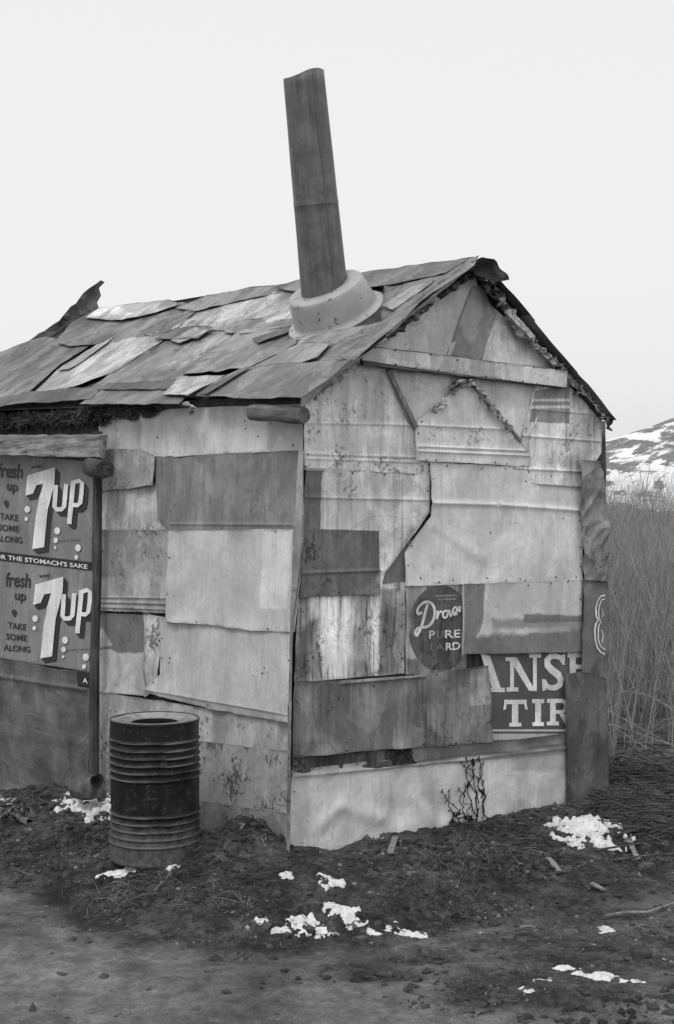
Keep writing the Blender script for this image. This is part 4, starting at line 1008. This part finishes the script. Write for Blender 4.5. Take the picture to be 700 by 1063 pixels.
# ------------------------------------------------------------------ roof sheets
KR = 0.74
def rm(g, **k):
    k.setdefault('rust', 0.3); k.setdefault('blotch', 0.35); k.setdefault('streak', 0.1); k.setdefault('speck', 0.6); k.setdefault('edged', 0.75)
    return tin(g, K=KR, **k)
def R(pts, layer, g, **k):
    mk_ = {q: k.pop(q) for q in list(k) if q in ('rust', 'blotch', 'streak', 'speck', 'edged', 'masks')}
    k.setdefault('lift', 0.010); k.setdefault('buckle', 0.004)
    return sheet('roof_sheet', ROOF, pts, layer*1.25+0.4, rm(g, **mk_), shack, step=0.025, jit=0.004, **k)
def rmask(poly, g, soft=0.01, wob=0.08, amt=.8): return ([ROOF.uv(*p) for p in poly], g, soft, wob, amt)
# ridge course
R([(60, 352), (92, 320), (124, 311), (200, 314), (200, 332), (118, 352), (52, 360)], 1, 112, rust=0.3)
R([(88, 330), (112, 314), (175, 311), (190, 316), (150, 328), (126, 333)], 3.4, 158, rust=0.1, masks=[rmask([(95, 325), (130, 315), (140, 330), (100, 332)], 190)])
R([(182, 320), (215, 306), (297, 291), (316, 290), (300, 302), (246, 314), (202, 324)], 3, 118)
R([(285, 300), (318, 288), (372, 280), (440, 272), (498, 262), (462, 284), (400, 296), (320, 305)], 4, 112, rust=0.15)
R([(400, 296), (450, 277), (500, 263), (482, 284), (440, 300), (396, 322)], 2, 104)
R([(395, 324), (420, 296), (480, 280), (462, 296), (420, 330), (398, 345)], 4.5, 100)
# second course
R([(178, 342), (205, 326), (246, 312), (316, 296), (318, 322), (290, 332), (236, 343)], 2.4, 142, masks=[rmask([(200, 335), (240, 318), (300, 302), (290, 320), (230, 338)], 168)])
R([(150, 348), (190, 326), (228, 318), (205, 338), (175, 350)], 2, 104)
R([(60, 356), (100, 342), (160, 330), (206, 322), (184, 342), (150, 350), (118, 356), (70, 360)], 2.2, 110)
R([(232, 346), (246, 335), (318, 320), (306, 338), (250, 348)], 3, 118, masks=[rmask([(275, 335), (306, 325), (306, 334), (280, 340)], 185)])
R([(160, 352), (182, 340), (222, 340), (206, 352)], 4.4, 96, rust=0.1)
# third course
R([(-90, 425), (-40, 385), (0, 366), (44, 350), (100, 355), (62, 378), (30, 408), (-20, 418)], 1, 112, streak=0.5, rust=0.3)
R([(34, 409), (64, 380), (92, 363), (117, 353), (178, 346), (164, 358), (118, 386), (80, 400)], 2.6, 160, rust=0.08, streak=0.25)
R([(92, 405), (120, 384), (168, 358), (182, 346), (256, 342), (226, 366), (196, 388), (160, 402)], 1.8, 112, masks=[rmask([(165, 385), (205, 355), (250, 344), (215, 370), (180, 390)], 150, 0.02, .12, .6)])
R([(190, 388), (216, 366), (252, 343), (312, 335), (308, 358), (252, 384)], 3.2, 128, streak=0.25, rust=0.12)
R([(250, 384), (280, 370), (308, 352), (400, 332), (402, 352), (372, 372), (330, 378)], 2.4, 122, masks=[rmask([(290, 370), (310, 356), (320, 356), (312, 366)], 170, 0.01, .05, .8)])
R([(366, 376), (402, 345), (456, 300), (492, 276), (498, 264), (480, 274), (440, 300), (395, 336), (352, 372)], 5, 118, rust=0.25)
# eave course
R([(-90, 434), (-20, 416), (30, 407), (98, 402), (112, 399), (96, 415), (30, 419), (-20, 425)], 3.2, 82, rust=0.15)
R([(82, 419), (108, 404), (186, 397), (200, 403), (186, 420)], 4, 104, rust=0.1)
R([(100, 404), (112, 397), (165, 396), (190, 392), (180, 404)], 5, 86)
R([(168, 410), (186, 391), (234, 389), (196, 412)], 6, 158, rust=0.1)
R([(204, 412), (230, 392), (256, 381), (350, 373), (366, 374), (340, 396), (314, 414), (262, 414)], 5, 108, rust=0.15, masks=[rmask([(220, 405), (300, 380), (340, 376), (310, 396), (260, 410)], 124, .03, .1, .5)])
R([(206, 408), (252, 383), (262, 381), (216, 410)], 6.2, 88, rust=0.1)
R([(60, 385), (100, 358), (118, 351), (112, 357), (72, 384)], 3.4, 150, rust=0.1)
R([(306, 334), (316, 322), (348, 318), (352, 330)], 4.4, 150, rust=0.25)
R([(262, 352), (310, 336), (314, 341), (268, 357)], 4.6, 92, rust=0.2)
R([(176, 352), (204, 340), (220, 342), (186, 356)], 5.4, 140, rust=0.2)
R([(262, 384), (296, 362), (318, 356), (345, 356), (330, 372), (290, 382)], 4.6, 132, rust=0.2, masks=[rmask([(296, 366), (316, 358), (326, 360), (304, 370)], 182, 0.01, .05, .8)])
R([(396, 318), (430, 296), (452, 290), (440, 300), (408, 322)], 6, 138, rust=0.25)
# upturned scrap at the far ridge end
BP = Plane(atY(88, 321, 9.62), [1, 0, 0], [0, -1, 0])
sheet('roof_scrap', BP, [(-20, 384), (0, 371), (36, 350), (62, 333), (80, 316), (92, 301), (105, 291), (109, 293), (103, 299), (105, 307), (101, 314), (104, 322), (80, 345), (40, 372), (0, 395)], 0, tin(74, K=0.75, rust=0.3, blotch=0.3, edged=0), shack, crumple=0.03, step=0.035, jit=0.012)
# ridge cap flap drooping over the right slope at the gable peak
for seed, pts, g in ((2, [(490, 272), (500, 267), (512, 272), (527, 291), (514, 293), (503, 287), (494, 282)], 40),):
    o, _ = sheet('ridge_flap', GA, pts, 22, tin(g, K=KG, rust=0.3), shack, crumple=0.03, lift=0.02, step=0.014)
rnd = random.Random(8)
for i in range(5):
    for j in range(3):
        u0 = -0.03+i*0.78; q_ = ROOF2.Lv/3; v0 = j*q_-(0.02 if j == 0 else 0.04)
        sheet('roof_sheet', ROOF2, [(u0, v0), (u0+0.84, v0+rnd.uniform(-.02, .02)), (u0+0.84, (j+1)*q_), (u0, (j+1)*q_)], 0.5+j*0.8+(i % 2)*0.5, tin(rnd.choice([80, 105, 130]), K=KR, rust=.3), shack, uvmode='uv', step=0.06, lift=0.01, buckle=0.004)

# ------------------------------------------------------------------ stovepipe and the basin round its foot
RN_ = ROOF.N
bc = ROOF.pos(ROOF.uv(351, 331)[None], np.array([0.02]))[0]
ax = unit([-0.36, -0.44, 0.83])
def frame(axis_):
    a = unit(np.cross(axis_, [0, 1, 0])); return a, np.cross(axis_, a)
def lathe(c, axis_, prof, n=48, dent=0.0, seed=0):
    a, b = frame(axis_); V, Fc, U = [], [], []
    for i, (r, h) in enumerate(prof):
        for k in range(n):
            an = 2*math.pi*k/n; rr = r*(1+dent*float(vnoise(math.cos(an)*1.6, math.sin(an)*1.6, h*6, seed)))
            V.append(c+axis_*h+(a*math.cos(an)+b*math.sin(an))*rr); U.append((an*0.25, h+r))
    m = len(prof)
    for i in range(m-1):
        for k in range(n): Fc.append([i*n+k, i*n+(k+1) % n, (i+1)*n+(k+1) % n, (i+1)*n+k])
    return V, Fc, U
def basin_mat():
    b = NB('chipped_enamel'); co = b.obj(); n1 = b.noise(co, 26, 5, 0.6, 0.5); n2 = b.noise(co, 5, 4, 0.6); n3 = b.noise(co, 70, 3, .6)
    chip = b.ramp(n1, 0.625, 0.66); v = b.mix(chip, b.math('MULTIPLY', 0.40, b.ramp(n2, 0.3, 0.7, 0.85, 1.1)), 0.07)
    return b.fin(v, 0.45, chip, 0.2, 0.001, spec=0.4)
prof = [(0.246, -0.006), (0.250, -0.001), (0.250, 0.003), (0.244, 0.006), (0.224, 0.006), (0.216, 0.010), (0.212, 0.03), (0.203, 0.08), (0.194, 0.13), (0.190, 0.146), (0.187, 0.152), (0.18, 0.155), (0.14, 0.156), (0.105, 0.156), (0.104, 0.14)]
v, f, u = lathe(bc, ax, prof, 64, 0.012, 3)
basin = mk('washbasin', v, f, basin_mat(), shack, True, u, thick=0.0015); basin['label'] = 'pale chipped enamel basin upturned round the stovepipe foot'
# pipe
pb = bc+ax*0.09; D_ = pb[1]
A_ = atY(338, 312, D_); B_ = atY(315.5, 80, D_-0.14)
def pipe_mat():
    b = NB('sooty_stovepipe'); co = b.uv((0, 0, 0), (9, 1.2, 1)); n1 = b.noise(co, 1.0, 6, 0.62); n2 = b.noise(b.obj(), 9, 6, 0.65, 0.6); n3 = b.noise(b.obj(), 60, 4, .7)
    v = b.math('MULTIPLY', 0.118, b.ramp(n1, 0.3, 0.7, 0.7, 1.25)); v = b.math('MULTIPLY', v, b.ramp(n2, 0.3, 0.7, 0.72, 1.25)); v = b.math('MULTIPLY', v, b.ramp(n3, 0.3, 0.7, .9, 1.1))
    return b.fin(v, 0.52, n2, 0.3, 0.004, metal=0.0, spec=0.45)
L = np.linalg.norm(B_-A_); pa = unit(B_-A_); prof = []
r0, r1 = 0.116, 0.0985
def rad(t): return r0+(r1-r0)*t
N_ = 30
for i in range(N_+1):
    t = i/N_; prof.append((rad(t), t*L))
js = 0.44*L
prof += [(rad(js/L)+0.0005, js-0.011), (rad(js/L)+0.002, js-0.008), (rad(js/L)+0.0022, js), (rad(js/L)+0.001, js+0.004)]
prof.sort(key=lambda q: q[1])
prof += [(r1-0.004, L), (r1-0.004, L-0.35)]
v, f, u = lathe(A_, pa, prof, 40, 0.012, 9)
# ragged, slightly cut top
v = [p+(pa*(0.16*(p[0]-(A_+pa*L)[0])+0.006)*min(1, max(0, ((p-A_) @ pa-L+0.05)/0.05))+pa*0.01*float(vnoise((i % 40)*0.15, 0, 0, 3)) if ((p-A_) @ pa) > L-0.01 else 0) for i, p in enumerate(v)]
pipe = mk('stovepipe', v, f, pipe_mat(), shack, True, u)
# standing seam down the pipe
a_, b_ = frame(pa); ang = None
best = min(range(40), key=lambda k: abs(project(A_+pa*L*.5+(a_*math.cos(k*.157)+b_*math.sin(k*.157))*r0)[0]-338)+(0 if ((a_*math.cos(k*.157)+b_*math.sin(k*.157))[1] < 0) else 999))
dr = a_*math.cos(best*.157)+b_*math.sin(best*.157); sdv = np.cross(pa, dr)
bv, bf = bar(A_+dr*(r0+.000), B_+dr*(r1+.000), sdv*0.007, dr*0.004, 10, 0.0005, 3); mk('pipe_seam', bv, bf, pipe.data.materials[0], pipe, False)

# ------------------------------------------------------------------ steel drum
dp = gpt(161, 888); dz = gz1(dp[0], dp[1], False)-0.01
rD = 46.0/F*dp[1]*1.0
top = atY(161, 745, dp[1])[2]; H = top-dz
drum = empty('steel_drum', (dp[0], dp[1], dz), 'black ribbed steel drum standing open-topped against the side wall', 'drum')
def drum_mat():
    b = NB('black_drum_paint'); co = b.obj(); n1 = b.noise(co, 6, 6, 0.65, 0.5); n2 = b.noise(co, 35, 6, 0.7); st = b.noise(b.obj((0, 0, 0), (16, 16, 1.5)), 1, 5, 0.6)
    se = b.n('ShaderNodeSeparateXYZ'); b.put(se.inputs[0], b.obj()); z = se.outputs[2]
    dirt = b.ramp(b.math('SUBTRACT', z, b.math('MULTIPLY', n1, 0.45)), -0.46, -0.30, 1, 0)
    v = b.math('MULTIPLY', 0.009, b.ramp(st, 0.3, 0.7, 0.7, 1.5)); v = b.mix(b.ramp(n2, 0.56, 0.66, 0, .6), v, 0.07); sc_ = b.noise(b.obj((4, 0, 0), (9, 9, 40)), 1, 6, 0.7, .5); v = b.mix(b.ramp(sc_, 0.6, 0.66, 0, .5), v, 0.08)
    v = b.mix(b.math('MULTIPLY', dirt, b.ramp(n2, 0.35, 0.6, 0.4, 1)), v, 0.11)
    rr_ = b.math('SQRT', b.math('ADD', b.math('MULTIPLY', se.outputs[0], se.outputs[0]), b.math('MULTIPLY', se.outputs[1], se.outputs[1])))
    crest = b.math('MULTIPLY', b.ramp(rr_, rD+0.0035, rD+0.0065), b.ramp(n1, 0.35, 0.6, 0.45, 1.0)); v = b.mix(crest, v, 0.13)  # rib highlights painted in as a lighter tone on the crests
    return b.fin(v, b.mix(dirt, b.ramp(n1, .3, .7, 0.34, 0.48), 0.85), n2, 0.12, 0.002, spec=0.28)
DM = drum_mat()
def zz(py): return atY(161, py, dp[1])[2]-dz
prof = [(rD*0.97, 0), (rD*1.005, 0.004), (rD*1.005, 0.016), (rD, 0.02)]
ribs = [zz(y) for y in (765.5, 773.5, 781, 788.5, 796, 803.5)]+[zz(y) for y in (840, 847.5, 855, 862.5, 870)]
hs = np.linspace(0.022, H-0.022, 230)
for h in hs:
    r = rD
    for q in ribs: r += 0.0075*math.exp(-((h-q)/0.005)**2)
    prof.append((r, h))
prof += [(rD*1.0, H-0.018), (rD*1.004, H-0.014), (rD*1.008, H-0.006), (rD*1.004, H), (rD*0.985, H-0.001), (rD*0.97, H-0.01)]
cD = np.array([dp[0], dp[1], dz]); up = np.array([0, 0, 1.0])
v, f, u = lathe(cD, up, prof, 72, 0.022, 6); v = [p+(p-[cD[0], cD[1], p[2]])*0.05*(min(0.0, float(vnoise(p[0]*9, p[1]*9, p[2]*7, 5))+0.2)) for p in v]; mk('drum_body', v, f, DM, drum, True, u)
LM = plain('drum_lid_metal', 0.24, 0.5, 0.3, 20, 0.2, 0.003)
prof = [(rD*0.985, H-0.003), (rD*0.95, H-0.006), (rD*0.70, H-0.005), (rD*0.67, H-0.009), (rD*0.64, H-0.013), (rD*0.56, H-0.014), (rD*0.53, H-0.017), (rD*0.53, H-0.022)]
v, f, u = lathe(cD, up, prof, 72, 0.01, 7); mk('drum_lid', v, f, LM, drum, True, u)
v, f, u = lathe(cD, up, [(rD*0.525, H-0.018), (rD*0.53, H-0.09), (rD*0.93, H-0.1), (rD*0.93, 0.05), (0.001, 0.05)], 32); mk('drum_lining', v, f, plain('hole_shade', 0.015, 0.95), drum, True, u)  # near-black lining, the dark of the opening put into its colour

# ------------------------------------------------------------------ small things round the yard
# crumpled can at the foot of the door post
def can(px, py, r, L, seed, ydir, label):
    c = gpt(px+4, 842)-np.array([0, 0.0, 0]); c = np.array([c[0], c[1]-0.02, atY(px, py, c[1])[2]]); V, Fc = [], []; n = 26; m = 9
    prof_ = [(1.0, 0)]+[(1.0-0.04*math.sin(i*1.1), i/m) for i in range(1, m)]+[(0.98, 1.0), (0.86, 0.97), (0.80, 0.8), (0.78, .4)]
    d = unit(ydir); V, Fc, U = lathe(c-d*L/2, d, [(r*a, b*L) for a, b in prof_], n, 0.35, seed)
    V = [p+np.array([0.012*float(vnoise(p[0]*22, p[2]*22, p[1]*22, seed)), 0, 0.012*float(vnoise(p[0]*22, p[2]*22, p[1]*22, seed+4))]) for p in V]
    o = mk('crushed_can', V, Fc, plain('dull_can_%d' % seed, 0.09, 0.6, 0.4, 18, 0.5, 0.004), None, True, U, thick=0.002); tag(o, label, 'can')
can(88, 815, 0.058, 0.12, 3, [0.9, -0.5, 0.15], 'crushed dark can lying at the foot of the door post')
def heap(px, py, w, h, seed, mat, name, label, cat):
    c = gpt(px, py); pts = [c+[-w/2, 0, h*0.4], c+[-w/6, -0.03, h*0.7], c+[w/6, -0.02, h*0.5], c+[w/2, 0.02, h*0.35]]
    v, f = crumple(pts, h*1.3, h*0.35, 0.012, 9, seed, unit([0, -0.8, 0.6])); o = mk(name, v, f, mat, None, True, thick=0.002); tag(o, label, cat)
heap(18, 848, 0.20, 0.09, 7, plain('grey_cloth', 0.13, 0.9, 0.5, 12, 0.5, 0.01), 'crumpled_cloth', 'crumpled grey cloth on the ground below the tarpaper', 'cloth')
heap(4, 838, 0.12, 0.07, 9, plain('pale_paper', 0.42, 0.9, 0.4, 12, 0.5, 0.01), 'crumpled_paper', 'pale crumpled paper by the wall at the far left of the yard', 'paper')
CH = wood(122, 0.9, 51, 'X', 0.3)
def chip(a, b, w, label, name='wood_chip', mat=CH, cat='wood scrap', t=0.008, lift=0.015):
    A, B = gpt(*a), gpt(*b); A[2] = gz1(A[0], A[1])+lift; B[2] = gz1(B[0], B[1])+lift
    d = unit(B-A); s_ = unit(np.cross(d, [0, 0, 1])); A = A+(B-A)*0.12; B = B-(B-A)*0.12; w *= 0.75; v, f = bar(A, B, s_*w, unit(np.cross(s_, d))*t, 6, 0.003, int(a[0])); o = mk(name, v, f, mat, None, False); tag(o, label, cat)
def stick(pts, r, label, mat, cat='stick'):
    P = []
    for x, y in pts: q = gpt(x, y); q[2] = gz1(q[0], q[1])+r+0.01; P.append(q)
    v, f = tube(P, [r*(1-0.5*i/len(P)) for i in range(len(P))], 7, True, 0.15, int(pts[0][0])); o = mk('stick', v, f, mat, None, True); tag(o, label, cat)
chip((404, 890), (412, 872), 0.035, 'pale wood chip leaning in the dirt below the middle of the gable')
chip((568, 888), (582, 901), 0.03, 'pale wood chip lying between the gable and the large snow heap')
chip((612, 918), (628, 930), 0.03, 'split shingle piece lying right of the gable base')
chip((388, 888), (400, 880), 0.02, 'dark wood splinter beside the pale chip under the gable', mat=wood(70, 0.9, 53, 'X'))
chip((650, 868), (664, 884), 0.03, 'weathered wood scrap just right of the large snow heap')
ST = plain('grey_stick', 0.2, 0.9, 0.4, 20)
stick([(628, 956), (650, 953), (672, 953), (704, 942)], 0.008, 'long pale stick lying on the dirt at the right', ST)
stick([(540, 968), (548, 966), (556, 967)], 0.006, 'short pale stick in the middle of the right yard', ST)
stick([(250, 868), (262, 880), (276, 890)], 0.005, 'thin bent twig beside the earth heap at the corner', ST)
stick([(620, 772), (660, 775), (704, 777)], 0.012, 'grey rail lying across the foot of the thicket', plain('fallen_rail', 0.12, .9, .3))
stick([(640, 868), (668, 860), (704, 868)], 0.010, 'dark branch lying behind the large snow heap', plain('dark_stick', 0.05, .9, .3))
SKM = plain('dark_rock', 0.06, 0.9, 0.4, 14, 0.6, 0.01)
def rock(px, py, r, seed, label):
    c = gpt(px, py); bm = bmesh.new(); bmesh.ops.create_icosphere(bm, subdivisions=3, radius=1); V = np.array([q.co[:] for q in bm.verts]); fs = [[q.index for q in ff.verts] for ff in bm.faces]; bm.free()
    k_ = 1+0.35*vnoise(V[:, 0]*1.6, V[:, 1]*1.6, V[:, 2]*1.6, seed)+0.12*vnoise(V[:, 0]*5, V[:, 1]*5, V[:, 2]*5, seed)
    V = V*k_[:, None]*np.array([r, r*0.8, r*0.6])+c+[0, 0, r*0.25]; o = mk('stone', V, fs, SKM, None, True); tag(o, label, 'stone', 'loose stones in the yard')
for a in ((398, 1012, 0.03, 2, 'dark flat stone at the bottom middle of the yard'), (432, 1018, 0.022, 3, 'smaller dark stone right of the flat stone at the bottom middle'), (512, 960, 0.02, 4, 'dark stone alone on the packed dirt below the gable'),
          (664, 992, 0.042, 5, 'largest dark stone above the snow streak at the lower right'), (508, 1024, 0.022, 6, 'dark stone left of the snow specks at the bottom'), (588, 1042, 0.03, 7, 'dark stone at the bottom right below the snow streak')): rock(*a)
